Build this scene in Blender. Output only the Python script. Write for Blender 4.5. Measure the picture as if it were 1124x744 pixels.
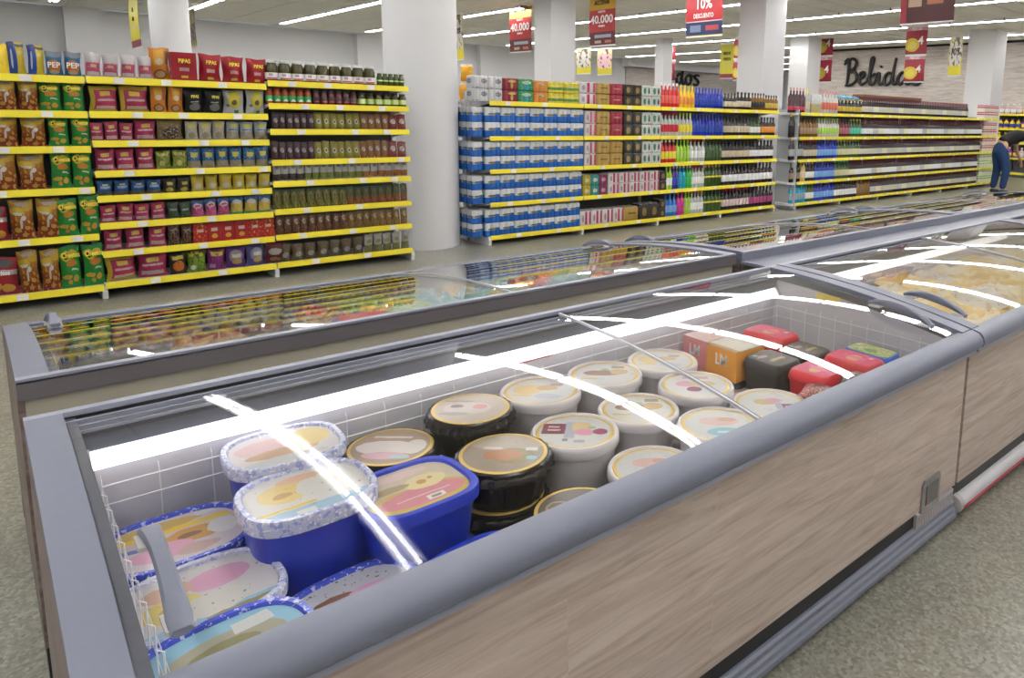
import bpy, bmesh, math, random
from mathutils import Vector, Matrix

# ------------------------------------------------------------------ camera, world, exposure
for o in list(bpy.data.objects): bpy.data.objects.remove(o)
scn = bpy.context.scene
COL = scn.collection
YAW, PITCH, ROLL = .7654, .155, .0261
F, CXP, CYP, CH = 793., 562 + 159.6, 372 - 124.1, 1.6
fw = Vector((math.sin(YAW)*math.cos(PITCH), math.cos(YAW)*math.cos(PITCH), -math.sin(PITCH)))
r0 = Vector((math.cos(YAW), -math.sin(YAW), 0)); u0 = r0.cross(fw)
rt = r0*math.cos(ROLL) + u0*math.sin(ROLL); up = -r0*math.sin(ROLL) + u0*math.cos(ROLL)
cd = bpy.data.cameras.new('camera'); cam = bpy.data.objects.new('camera', cd); COL.objects.link(cam)
M = Matrix((rt, up, -fw)).transposed().to_4x4(); M.translation = (0, 0, CH); cam.matrix_world = M
cd.sensor_width = 36; cd.sensor_fit = 'HORIZONTAL'; cd.lens = F/1124*36
cd.shift_x = -(CXP-562)/1124; cd.shift_y = (CYP-372)/1124
cd.clip_start = .05; cd.clip_end = 200
scn.camera = cam
scn.view_settings.view_transform = 'Standard'; scn.view_settings.look = 'None'
scn.view_settings.exposure = 0.2; scn.view_settings.gamma = 1; scn.view_settings.use_curve_mapping = False
w = bpy.data.worlds.new('world'); scn.world = w; w.use_nodes = True
w.node_tree.nodes['Background'].inputs[0].default_value = (.75, .8, .9, 1)
w.node_tree.nodes['Background'].inputs[1].default_value = .4
LAMP = 25.0          # ceiling tubes
FLAMP = 2.3          # lamps inside the freezers
CEIL = 4.0

# ------------------------------------------------------------------ reading the photograph
def ray(x, y): return rt*((x-CXP)/F) + up*(-(y-CYP)/F) + fw
def onY(x, y, Y):
    d = ray(x, y); return d*(Y/d.y) + Vector((0, 0, CH))
def onX(x, y, X):
    d = ray(x, y); return d*(X/d.x) + Vector((0, 0, CH))
def px_x(p):
    q = Vector(p) - Vector((0, 0, CH)); return CXP + F*q.dot(rt)/q.dot(fw)
def sx(px, Y, z):
    a, b = -2., 24.
    for _ in range(30):
        m = (a+b)/2
        if px_x((m, Y, z)) < px: a = m
        else: b = m
    return a

# ------------------------------------------------------------------ materials
MATS = {}
def newmat(name):
    m = bpy.data.materials.new(name); m.use_nodes = True
    return m, m.node_tree, m.node_tree.nodes['Principled BSDF']
def mat(name, col, rough=.5, metal=0., emit=0., noise=0., nscale=40., spec=.5, trans=0.):
    if name in MATS: return MATS[name]
    m, t, b = newmat(name)
    c = (*col, 1)
    b.inputs['Base Color'].default_value = c; b.inputs['Roughness'].default_value = rough
    b.inputs['Metallic'].default_value = metal; b.inputs['Specular IOR Level'].default_value = spec
    if noise:
        tc = t.nodes.new('ShaderNodeTexCoord'); n = t.nodes.new('ShaderNodeTexNoise'); n.inputs['Scale'].default_value = nscale
        mx = t.nodes.new('ShaderNodeMix'); mx.data_type = 'RGBA'
        mx.inputs[6].default_value = tuple(v*(1-noise) for v in col)+(1,); mx.inputs[7].default_value = tuple(min(1, v*(1+noise)) for v in col)+(1,)
        t.links.new(tc.outputs['Object'], n.inputs['Vector']); t.links.new(n.outputs['Fac'], mx.inputs[0]); t.links.new(mx.outputs[2], b.inputs['Base Color'])
    if emit:
        b.inputs['Emission Color'].default_value = c; b.inputs['Emission Strength'].default_value = emit
    MATS[name] = m; return m

TONE = .7          # depth of the printing inks
def P(name, base, shapes=(), rough=.45, warp=0., wscale=6., film=0.):
    """printed packaging: flat shapes in UV space laid over a base colour. ('r',x0,y0,x1,y1,col) ('e',cx,cy,rx,ry,col) ('n',scale,thr,col) ('g',y0,y1,col)"""
    if name in MATS: return MATS[name]
    ink = lambda c: tuple(v*TONE for v in c)
    base = ink(base); shapes = [(*q[:-1], ink(q[-1])) for q in shapes]
    m, t, b = newmat(name); N, L = t.nodes, t.links
    b.inputs['Roughness'].default_value = rough
    uv = N.new('ShaderNodeTexCoord').outputs['UV']
    if warp:
        n = N.new('ShaderNodeTexNoise'); n.inputs['Scale'].default_value = wscale; L.new(uv, n.inputs['Vector'])
        s = N.new('ShaderNodeVectorMath'); s.operation = 'SUBTRACT'; L.new(n.outputs['Color'], s.inputs[0]); s.inputs[1].default_value = (.5, .5, .5)
        k = N.new('ShaderNodeVectorMath'); k.operation = 'SCALE'; L.new(s.outputs[0], k.inputs[0]); k.inputs['Scale'].default_value = warp
        a = N.new('ShaderNodeVectorMath'); a.operation = 'ADD'; L.new(uv, a.inputs[0]); L.new(k.outputs[0], a.inputs[1]); uvw = a.outputs[0]
    else: uvw = uv
    sp = N.new('ShaderNodeSeparateXYZ'); L.new(uvw, sp.inputs[0])
    cur = None
    def math_(op, a, b_=None, c_=None):
        q = N.new('ShaderNodeMath'); q.operation = op
        for i, v in enumerate((a, b_, c_)):
            if v is None: continue
            if isinstance(v, (int, float)): q.inputs[i].default_value = v
            else: L.new(v, q.inputs[i])
        return q.outputs[0]
    rgb = N.new('ShaderNodeRGB'); rgb.outputs[0].default_value = (*base, 1); cur = rgb.outputs[0]
    for s in shapes:
        col = s[-1]
        if s[0] == 'r':
            fx = math_('COMPARE', sp.outputs[0], (s[1]+s[3])/2, abs(s[3]-s[1])/2); fy = math_('COMPARE', sp.outputs[1], (s[2]+s[4])/2, abs(s[4]-s[2])/2)
            f = math_('MULTIPLY', fx, fy)
        elif s[0] == 'e':
            v = N.new('ShaderNodeVectorMath'); v.operation = 'SUBTRACT'; L.new(uvw, v.inputs[0]); v.inputs[1].default_value = (s[1], s[2], 0)
            u = N.new('ShaderNodeVectorMath'); u.operation = 'MULTIPLY'; L.new(v.outputs[0], u.inputs[0]); u.inputs[1].default_value = (1/s[3], 1/s[4], 0)
            l = N.new('ShaderNodeVectorMath'); l.operation = 'LENGTH'; L.new(u.outputs[0], l.inputs[0])
            f = math_('LESS_THAN', l.outputs['Value'], 1.)
        elif s[0] in 'nm':
            n = N.new('ShaderNodeTexNoise'); n.inputs['Scale'].default_value = s[1]; n.inputs['Detail'].default_value = 3; L.new(uv if s[0] == 'n' else N.new('ShaderNodeTexCoord').outputs['Object'], n.inputs['Vector'])
            f = math_('GREATER_THAN', n.outputs['Fac'], s[2])
        elif s[0] == 'g':
            f = math_('MULTIPLY_ADD', sp.outputs[1], 1/(s[2]-s[1]), -s[1]/(s[2]-s[1])); q = N.new('ShaderNodeClamp'); L.new(f, q.inputs[0]); f = q.outputs[0]
        mx = N.new('ShaderNodeMix'); mx.data_type = 'RGBA'; L.new(f, mx.inputs[0]); L.new(cur, mx.inputs[6]); mx.inputs[7].default_value = (*col, 1)
        cur = mx.outputs[2]
    L.new(cur, b.inputs['Base Color'])
    if film:
        b.inputs['Coat Weight'].default_value = film*.4; b.inputs['Coat Roughness'].default_value = .12; b.inputs['Specular IOR Level'].default_value = .3
    MATS[name] = m; return m

def glass_mat():
    m = bpy.data.materials.new('freezer_glass'); m.use_nodes = True; t = m.node_tree; N, L = t.nodes, t.links; N.clear()
    o = N.new('ShaderNodeOutputMaterial'); mx = N.new('ShaderNodeMixShader'); tr = N.new('ShaderNodeBsdfTransparent'); gl = N.new('ShaderNodeBsdfGlossy')
    fr = N.new('ShaderNodeFresnel'); fr.inputs[0].default_value = 1.55
    tr.inputs[0].default_value = (.985, .99, .99, 1); gl.inputs['Roughness'].default_value = 0.015
    ge = N.new('ShaderNodeNewGeometry'); iv = N.new('ShaderNodeMath'); iv.operation = 'SUBTRACT'; iv.inputs[0].default_value = 1; L.new(ge.outputs['Backfacing'], iv.inputs[1])
    ml = N.new('ShaderNodeMath'); ml.operation = 'MULTIPLY'; L.new(fr.outputs[0], ml.inputs[0]); L.new(iv.outputs[0], ml.inputs[1])
    m2 = N.new('ShaderNodeMath'); m2.operation = 'MULTIPLY'; m2.operation = 'MULTIPLY_ADD'; m2.inputs[1].default_value = 3.1; m2.inputs[2].default_value = .14; L.new(ml.outputs[0], m2.inputs[0])
    m3 = N.new('ShaderNodeMath'); m3.operation = 'MULTIPLY'; m3.use_clamp = True; L.new(ml.outputs[0], m3.inputs[0]); L.new(m2.outputs[0], m3.inputs[1]); m2 = m3
    L.new(m2.outputs[0], mx.inputs[0]); L.new(tr.outputs[0], mx.inputs[1]); L.new(gl.outputs[0], mx.inputs[2]); L.new(mx.outputs[0], o.inputs[0])
    MATS['glass'] = m; return m

def wood_mat(name, c0, c1, c2, scale=1., plank=(1.2, .2), axis='XZ', rough=.45, jitter=.12):
    m, t, b = newmat(name); N, L = t.nodes, t.links; b.inputs['Roughness'].default_value = rough
    tc = N.new('ShaderNodeTexCoord'); sx_ = N.new('ShaderNodeSeparateXYZ'); L.new(tc.outputs['Object'], sx_.inputs[0])
    mp = N.new('ShaderNodeCombineXYZ'); L.new(sx_.outputs['XYZ'.index(axis[0])], mp.inputs[0]); L.new(sx_.outputs['XYZ'.index(axis[1])], mp.inputs[1])
    br = N.new('ShaderNodeTexBrick'); br.inputs['Scale'].default_value = 1; br.inputs['Brick Width'].default_value = plank[0]; br.inputs['Row Height'].default_value = plank[1]
    br.inputs['Mortar Size'].default_value = .0015; br.offset = .37; br.inputs['Color1'].default_value = (0, 0, 0, 1); br.inputs['Color2'].default_value = (1, 1, 1, 1); br.inputs['Mortar'].default_value = (.5, .5, .5, 1)
    L.new(mp.outputs[0], br.inputs[0])
    m2 = N.new('ShaderNodeMapping'); m2.inputs['Scale'].default_value = (1.2*scale, 14*scale, 1); L.new(mp.outputs[0], m2.inputs[0])
    ad = N.new('ShaderNodeVectorMath'); ad.operation = 'MULTIPLY_ADD'; ad.inputs[1].default_value = (7, 3, 5); L.new(br.outputs['Color'], ad.inputs[0]); L.new(m2.outputs[0], ad.inputs[2])
    n = N.new('ShaderNodeTexNoise'); n.inputs['Scale'].default_value = 1.6; n.inputs['Detail'].default_value = 8; n.inputs['Roughness'].default_value = .62; n.inputs['Distortion'].default_value = .9; L.new(ad.outputs[0], n.inputs[0])
    r = N.new('ShaderNodeValToRGB'); e = r.color_ramp.elements; e[0].position = .3; e[0].color = (*c0, 1); e[1].position = .66; e[1].color = (*c2, 1); x = e.new(.48); x.color = (*c1, 1)
    L.new(n.outputs['Fac'], r.inputs[0])
    h = N.new('ShaderNodeHueSaturation'); L.new(r.outputs[0], h.inputs['Color'])
    v = N.new('ShaderNodeMath'); v.operation = 'MULTIPLY_ADD'; v.inputs[1].default_value = jitter*2; v.inputs[2].default_value = 1-jitter; L.new(br.outputs['Color'], v.inputs[0]); L.new(v.outputs[0], h.inputs['Value'])
    L.new(h.outputs[0], b.inputs['Base Color']); MATS[name] = m; return m

def floor_mat():
    m, t, b = newmat('terrazzo_floor'); N, L = t.nodes, t.links
    tc = N.new('ShaderNodeTexCoord')
    v = N.new('ShaderNodeTexVoronoi'); v.inputs['Scale'].default_value = 90; L.new(tc.outputs['Object'], v.inputs[0])
    r = N.new('ShaderNodeValToRGB'); e = r.color_ramp.elements; e[0].position = 0; e[0].color = (.15, .145, .12, 1); e[1].position = 1; e[1].color = (.36, .35, .30, 1); x = e.new(.5); x.color = (.245, .237, .20, 1)
    L.new(v.outputs['Color'], r.inputs[0])
    n = N.new('ShaderNodeTexNoise'); n.inputs['Scale'].default_value = 2.2; n.inputs['Detail'].default_value = 5; L.new(tc.outputs['Object'], n.inputs[0])
    h = N.new('ShaderNodeHueSaturation'); L.new(r.outputs[0], h.inputs['Color'])
    q = N.new('ShaderNodeMath'); q.operation = 'MULTIPLY_ADD'; q.inputs[1].default_value = .5; q.inputs[2].default_value = .75; L.new(n.outputs['Fac'], q.inputs[0]); L.new(q.outputs[0], h.inputs['Value'])
    L.new(h.outputs[0], b.inputs['Base Color']); b.inputs['Roughness'].default_value = .28
    MATS['floor'] = m; return m

GLASS = glass_mat(); FLOOR = floor_mat()
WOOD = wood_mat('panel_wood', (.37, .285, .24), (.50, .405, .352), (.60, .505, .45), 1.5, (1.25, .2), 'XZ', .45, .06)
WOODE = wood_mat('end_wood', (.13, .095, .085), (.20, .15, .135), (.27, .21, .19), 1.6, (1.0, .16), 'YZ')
WALLW = wood_mat('wall_wood', (.36, .31, .285), (.53, .475, .44), (.66, .61, .57), 1., (2.6, .42), 'YZ', .6, .1)
WALLW2 = wood_mat('wall_wood_b', (.36, .31, .285), (.53, .475, .44), (.66, .61, .57), 1., (2.6, .42), 'XZ', .6, .1)
RAIL = mat('grey_rail', (.165, .178, .24), .42, noise=.03, nscale=90)
RAILD = mat('dark_rail', (.085, .09, .115), .45)
RAILB = mat('brown_grey_rail', (.15, .135, .15), .45)
TRACK = mat('track', (.05, .052, .065), .4)
ALU = mat('aluminium', (.55, .56, .62), .3, .3)
LINER = mat('liner', (.62, .60, .64), .45)
LINER_SHADE = mat('liner_upper_shade', (.12, .13, .17), .6)  # dark tone stands in for shade at the top of the back wall
BEIGE = mat('beige_back_panel', (.44, .415, .345), .45, noise=.06, nscale=8)
WIRE = mat('white_wire', (.85, .85, .86), .35)
BLACK = mat('black_plastic', (.012, .012, .014), .4)
WHITE = mat('white_paint', (.78, .78, .80), .55)
WALL = mat('wall_paint', (.76, .76, .79), .8)
CEILM = mat('ceiling_tile', (.80, .78, .70), .9, noise=.05, nscale=60)
GRID = mat('ceiling_grid', (.42, .40, .36), .8)
COLM = mat('column_paint', (.74, .74, .77), .7)
YEL = mat('yellow_strip', (.86, .74, .035), .4)
TAG = mat('tag_paper', (.82, .82, .84), .6)
SHW = mat('shelf_white', (.72, .73, .75), .4)
SHB = mat('shelf_back', (.10, .10, .10), .6)
TUBE = mat('tube', (1, .985, .95), .5, emit=LAMP)
REFL = mat('reflector', (.9, .9, .92), .35)
LED = mat('freezer_lamp', (1, .98, 1), .5, emit=FLAMP)
LED2 = mat('freezer_lamp_dim', (1, .97, .96), .5, emit=FLAMP*.9)
LEDOFF = mat('lamp_off', (.75, .74, .76), .4)
GOLD = mat('gold_ring', (.60, .40, .09), .3, .35)

# ------------------------------------------------------------------ mesh helpers
class MB:
    def __init__(s): s.v = []; s.f = []; s.m = []; s.u = []
    def add(s, vs, fs, mi=0, uvs=None):
        o = len(s.v); s.v += [tuple(p) for p in vs]
        for k, f in enumerate(fs):
            s.f.append([o+i for i in f]); s.m.append(mi if isinstance(mi, int) else mi[k])
            s.u.append(uvs[k] if uvs else [(0, 0)]*len(f))
        return s
    def box(s, x0, x1, y0, y1, z0, z1, mi=0):
        vs = [(x0, y0, z0), (x1, y0, z0), (x1, y1, z0), (x0, y1, z0), (x0, y0, z1), (x1, y0, z1), (x1, y1, z1), (x0, y1, z1)]
        fs = [(0, 3, 2, 1), (4, 5, 6, 7), (0, 1, 5, 4), (1, 2, 6, 5), (2, 3, 7, 6), (3, 0, 4, 7)]
        q = [(0, 0), (1, 0), (1, 1), (0, 1)]
        return s.add(vs, fs, mi, [q]*6)
    def prism(s, poly, a, b, axis='X', mi=0):
        """poly in the plane across the axis, extruded a..b"""
        n = len(poly)
        mk = {'X': lambda t, p: (t, p[0], p[1]), 'Y': lambda t, p: (p[0], t, p[1]), 'Z': lambda t, p: (p[0], p[1], t)}[axis]
        vs = [mk(a, p) for p in poly] + [mk(b, p) for p in poly]
        fs = [tuple(range(n)), tuple(range(2*n-1, n-1, -1))] + [(i, (i+1) % n, n+(i+1) % n, n+i) for i in range(n)]
        return s.add(vs, fs, mi)
    def tube(s, pts, r, n=6, mi=0, closed=False, rr=None):
        pts = [Vector(p) for p in pts]; rings = []; N = len(pts); o = len(s.v); vs = []
        for i, p in enumerate(pts):
            a = pts[i-1] if (i or closed) else p; b = pts[(i+1) % N] if (i < N-1 or closed) else p
            d = (b-a).normalized(); e = Vector((0, 0, 1)) if abs(d.z) < .9 else Vector((1, 0, 0))
            x = d.cross(e).normalized(); y = d.cross(x).normalized(); q = rr[i] if rr else r
            vs += [p + (x*math.cos(2*math.pi*k/n) + y*math.sin(2*math.pi*k/n))*q for k in range(n)]
        fs = []
        for i in range(N if closed else N-1):
            j = (i+1) % N
            fs += [(i*n+k, i*n+(k+1) % n, j*n+(k+1) % n, j*n+k) for k in range(n)]
        if not closed: fs += [tuple(range(n-1, -1, -1)), tuple(range((N-1)*n, N*n))]
        return s.add(vs, fs, mi)
    def rings(s, rings, mi=0, cap0=True, cap1=True, uv=None):
        """stack of closed rings with equal counts; mi may be a list per band"""
        n = len(rings[0]); vs = [p for r in rings for p in r]; fs = []; ms = []
        for i in range(len(rings)-1):
            for k in range(n):
                fs.append((i*n+k, i*n+(k+1) % n, (i+1)*n+(k+1) % n, (i+1)*n+k)); ms.append(mi if isinstance(mi, int) else mi[i])
        if cap0: fs.append(tuple(range(n-1, -1, -1))); ms.append(mi if isinstance(mi, int) else mi[0])
        if cap1: fs.append(tuple(range((len(rings)-1)*n, len(rings)*n))); ms.append(mi if isinstance(mi, int) else mi[-1])
        o = len(s.v); us = [[uv(vs[i]) for i in f] for f in fs] if uv else None
        return s.add(vs, fs, ms, us)
    def mesh(s, name, mats, smooth=False, angle=40, fix=False):
        me = bpy.data.meshes.new(name); me.from_pydata(s.v, [], s.f)
        for m in (mats if isinstance(mats, (list, tuple)) else [mats]): me.materials.append(m)
        me.polygons.foreach_set('material_index', s.m)
        ul = me.uv_layers.new(name='UVMap'); ul.data.foreach_set('uv', [c for f in s.u for p in f for c in p])
        if fix:
            bm = bmesh.new(); bm.from_mesh(me); bmesh.ops.recalc_face_normals(bm, faces=bm.faces); bm.to_mesh(me); bm.free()
        if smooth:
            me.polygons.foreach_set('use_smooth', [True]*len(me.polygons))
            bm = bmesh.new(); bm.from_mesh(me); a = math.radians(angle)
            for e in bm.edges:
                if len(e.link_faces) == 2 and e.calc_face_angle(0) > a: e.smooth = False
            bm.to_mesh(me); bm.free()
        me.update(); return me
def ob(name, me, parent=None, loc=(0, 0, 0), rot=None):
    o = bpy.data.objects.new(name, me); COL.objects.link(o); o.location = loc
    if rot: o.rotation_euler = rot
    if parent: o.parent = parent
    return o
def thing(name, label, cat, loc=(0, 0, 0), rz=0, group=None, me=None):
    o = bpy.data.objects.new(name, me); COL.objects.link(o); o.location = loc; o.rotation_euler = (0, 0, rz)
    o['label'] = label; o['category'] = cat
    if group: o['group'] = group
    return o
def struct(name, me, label=None, parent=None, kind='structure', loc=(0, 0, 0)):
    o = ob(name, me, parent, loc)
    if not parent: o['kind'] = kind
    if label: o['label'] = label
    return o
ORD = ['first', 'second', 'third', 'fourth', 'fifth', 'sixth', 'seventh', 'eighth', 'ninth', 'tenth', 'eleventh', 'twelfth']
ORD += ['thirteenth']
def nth(i):
    if i < 13: return ORD[i]
    n = i+1; return '%d%s' % (n, 'th' if 10 < n % 100 < 20 else {1: 'st', 2: 'nd', 3: 'rd'}.get(n % 10, 'th'))
_txt = {}
def text_mesh(s, size, m, ext=.001, wx=1.):
    k = (s, size, m.name, wx)
    if k in _txt: return _txt[k]
    c = bpy.data.curves.new('t', 'FONT'); c.body = s; c.size = size; c.extrude = ext; c.align_x = 'CENTER'; c.align_y = 'CENTER'; c.resolution_u = 2; c.offset = size*.02
    o = bpy.data.objects.new('t', c); COL.objects.link(o)
    dg = bpy.context.evaluated_depsgraph_get(); me = bpy.data.meshes.new_from_object(o.evaluated_get(dg)); bpy.data.objects.remove(o)
    me.transform(Matrix.Rotation(math.pi/2, 4, 'X') @ Matrix.Diagonal((wx, 1, 1, 1)))     # stands in XZ, faces -Y
    me.materials.clear(); me.materials.append(m); me.name = 'lettering'; _txt[k] = me; return me
def srect(rx, ry, z, n=40, p=3.2, cx=0, cy=0, wob=0, k=0):
    out = []
    for i in range(n):
        a = 2*math.pi*i/n; c, s_ = math.cos(a), math.sin(a)
        q = (abs(c)**p + abs(s_)**p)**(-1/p)*(1 + (wob*math.cos(k*a) if k else 0))
        out.append((cx + rx*q*c, cy + ry*q*s_, z))
    return out

# ------------------------------------------------------------------ the room
XW, YW = 22.8, 25.5
struct('floor', MB().box(-9, 34, -6, YW, -.1, 0).mesh('floor', FLOOR), 'speckled grey beige terrazzo floor')
struct('wall_back', MB().box(-9, 34, YW, YW+.2, 0, CEIL).mesh('wall', WALL), 'plain white wall at the far back')
struct('wall_left', MB().box(-9.2, -9, -6, YW, 0, CEIL).mesh('wall', WALL))
struct('wall_front', MB().box(-9, 34, -6.2, -6, 0, CEIL).mesh('wall', WALL))
struct('wall_far', MB().box(34, 34.2, -6, YW, 0, CEIL).mesh('wall', WALL))
wr = struct('wall_right', MB().box(XW, XW+.2, -6, 15.6, 0, CEIL).mesh('wall', WALLW), 'wall clad in pale greyish wood boards behind the drinks shelves')
struct('trim_1', MB().box(XW-.03, XW, -6, 15.6, CEIL-.07, CEIL-.0).mesh('trim', BLACK), 'thin black line along the top of the wood wall')
wp = struct('trim_2', MB().box(22.2, 24.2, YW-.06, YW, 1.5, 3.62).box(24.9, 31.5, YW-.06, YW, 1.5, 3.62).mesh('cladding', WALLW2), 'pale wood cladding on the far back wall')
struct('trim_3', MB().box(21.9, 32, YW-.5, YW-.1, 3.66, CEIL).mesh('bulkhead', WALL), 'white bulkhead above the wood cladding')
struct('trim_4', MB().box(9.9, 10.9, YW-.35, YW, 0, CEIL).box(2.2, 3.0, YW-.35, YW, 0, CEIL).box(14.6, 15.3, YW-.3, YW, 0, CEIL).mesh('pilaster', WALL), 'white pilasters on the back wall')

# ceiling: a dark-jointed grid, each tile of it a piece
ce = struct('ceiling', MB().box(-9, 34, -6, YW, CEIL+.02, CEIL+.1).mesh('ceiling', GRID), 'suspended ceiling of off-white mineral tiles')
tile = MB().box(-.615, .615, -.3, .3, 0, .018).mesh('ceiling_tile', CEILM)
cells = [(-9+1.25*(i+.5), -6+.625*(j+.5)) for i in range(34) for j in range(50)]
def seen(c):
    q = Vector((c[0], c[1], CEIL)) - Vector((0, 0, CH)); z = q.dot(fw)
    if z < 1: return 1e9
    x = CXP+F*q.dot(rt)/z; y = CYP-F*q.dot(up)/z
    return z if -40 < x < 1164 and -20 < y < 110 else 1e9
cells.sort(key=seen)
for c in cells[:290]:
    ob('ceiling_tile', tile, ce, (c[0], c[1], CEIL))
rest = MB()
for c in cells[290:]: rest.box(c[0]-.615, c[0]+.615, c[1]-.3, c[1]+.3, CEIL, CEIL+.018)
o = ob('ceiling_tiles', rest.mesh('ceiling_tiles', CEILM), ce); o['kind'] = 'stuff'

# rows of twin-tube batten lights
LX = [-3.4, -.8, 1.9, 4.6, 7.2, 9.75, 12.3, 15., 17.9, 20.9, 24.2, 27.2, 30.2]  # last three rows added to brighten the alcove past the wood wall
FL = 1.3
hous = MB()
hous.prism([(-.10, 0), (-.10, -.062), (-.094, -.062), (-.05, -.024), (-.008, -.020), (0, -.034), (.008, -.020), (.05, -.024), (.094, -.062), (.10, -.062), (.10, 0)], -FL/2+.022, FL/2-.022, 'Y')
housm = hous.mesh('light_housing', REFL)
capm = MB().box(-.08, .08, -.022, .022, -.07, 0).mesh('end_bracket', mat('bracket', (.2, .2, .22), .5))
tubm = MB().tube([(0, -FL/2+.024, 0), (0, FL/2-.024, 0)], .015, 8).mesh('light_tube', TUBE)
for r, x in enumerate(LX):
    for k in range(22):
        y = -4 + FL*k
        if (r in (0, 1) and y > 14) or (r > 9 and y < 16.5): continue
        if any(abs(x-a)<c+.14 and abs(y-b)<c+FL/2 for a, b, c in ((3.83, 7.93, .4), (3.2, 17.6, .34), (11.75, 9.35, .33), (9.6, 13.4, .32), (19., 13.4, .34), (20.15, 8.35, .36), (16.9, 17.5, .2))): continue
        t = thing('ceiling_light', 'white twin-tube batten light, %s along the %s ceiling row from the left' % (nth(k), nth(r)), 'light', (x, y, CEIL), 0, 'twin-tube batten lights in long ceiling rows')
        ob('housing', housm, t)
        ob('end_bracket', capm, t, (0, -FL/2+.001, 0))
        for s_ in (-1, 1): ob('tube', tubm, t, (s_*.042, 0, -.05))

# columns
def column(x, y, rx, label, round_=False):
    mb = MB()
    if round_: mb.rings([srect(rx, rx, z, 48, 2, x, y) for z in (0, CEIL)])
    else: mb.box(x-rx, x+rx, y-rx, y+rx, 0, CEIL)
    o = ob('column', mb.mesh('column', COLM, round_)); o['kind'] = 'structure'; o['label'] = label
column(3.83, 7.93, .40, 'wide round white column beside the jar shelves', True)
column(3.2, 17.6, .34, 'distant round white column behind the snack shelves', True)
column(11.75, 9.35, .33, 'square white column behind the spirits shelves')
column(9.6, 13.4, .32, 'square white column behind the can packs')
column(19.0, 13.4, .34, 'square white column before the wood wall')
column(20.15, 8.35, .36, 'square white column at the end of the wine shelves')
column(16.9, 17.5, .2, 'slim white column far behind the bottles')

# ------------------------------------------------------------------ lettering on the walls
INK = mat('sign_black', (.01, .01, .012), .4)
def strokes(name, paths, X=None, Y=None, a0=0, z0=0, s=1, r=.05, label=''):
    """brush lettering: each path is a thick round-ended stroke standing off the wall"""
    mb = MB()
    for p in paths:
        q = []
        for i in range(len(p)-1):            # Catmull-Rom
            p0 = p[max(i-1, 0)]; p1 = p[i]; p2 = p[i+1]; p3 = p[min(i+2, len(p)-1)]
            for k in range(4):
                t = k/4
                q.append(tuple(.5*((2*p1[j]) + (-p0[j]+p2[j])*t + (2*p0[j]-5*p1[j]+4*p2[j]-p3[j])*t*t + (-p0[j]+3*p1[j]-3*p2[j]+p3[j])*t**3) for j in (0, 1)))
        q.append(p[-1])
        pts = [(X, a0 - u*s, z0 + v*s) if X else (a0 + u*s, Y, z0 + v*s) for u, v in q]
        n = len(pts); mb.tube(pts, r, 8, rr=[r*(.72+.28*math.sin(math.pi*i/(n-1))) for i in range(n)])
    return thing(name, label, 'sign', me=mb.mesh(name, INK, True))
bB = [[(.02, .88), (.18, .98), (.2, .5), (.16, .05)], [(.0, .8), (.3, 1.), (.52, .88), (.42, .62), (.2, .52), (.5, .5), (.56, .22), (.35, .03), (.1, .02)]]
be = [[(.68, .22), (.88, .34), (.86, .48), (.72, .44), (.68, .2), (.8, .04), (1.0, .14)]]
bb = [[(1.0, .14), (1.14, .5), (1.24, .95), (1.16, .98), (1.12, .5), (1.14, .1), (1.26, .04), (1.38, .2), (1.34, .4), (1.2, .36)]]
bi = [[(1.36, .34), (1.5, .44), (1.5, .12), (1.6, .04), (1.7, .16)], [(1.54, .66), (1.58, .7)]]
def d_(x): return [[(x+.34, .4), (x+.14, .44), (x+.02, .2), (x+.12, .03), (x+.3, .2), (x+.44, .98)], [(x+.44, .98), (x+.34, .3), (x+.42, .04), (x+.56, .12)]]
def a_(x): return [[(x+.34, .4), (x+.14, .44), (x+.02, .2), (x+.12, .03), (x+.3, .2), (x+.36, .42)], [(x+.36, .42), (x+.34, .12), (x+.44, .04), (x+.58, .14)]]
def s_(x): return [[(x+.32, .42), (x+.12, .44), (x+.04, .34), (x+.2, .24), (x+.28, .12), (x+.14, .02), (x-.04, .06)]]
strokes('wall_sign', bB+be+bb+bi+d_(1.7)+a_(2.24)+s_(2.86), X=XW-.07, a0=14.35, z0=2.72, s=.92, r=.062, label='large black script lettering reading Bebidas on the wood wall')
def o_(x): return [[(x+.2, .44), (x+.02, .3), (x+.1, .05), (x+.32, .1), (x+.34, .36), (x+.2, .44), (x+.5, .4)]]
strokes('wall_sign', d_(0)+o_(.56)+s_(1.1), Y=YW-.12, a0=25.4, z0=3.0, s=1.15, r=.075, label='black script letters reading dos on the far wood panel')

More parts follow.
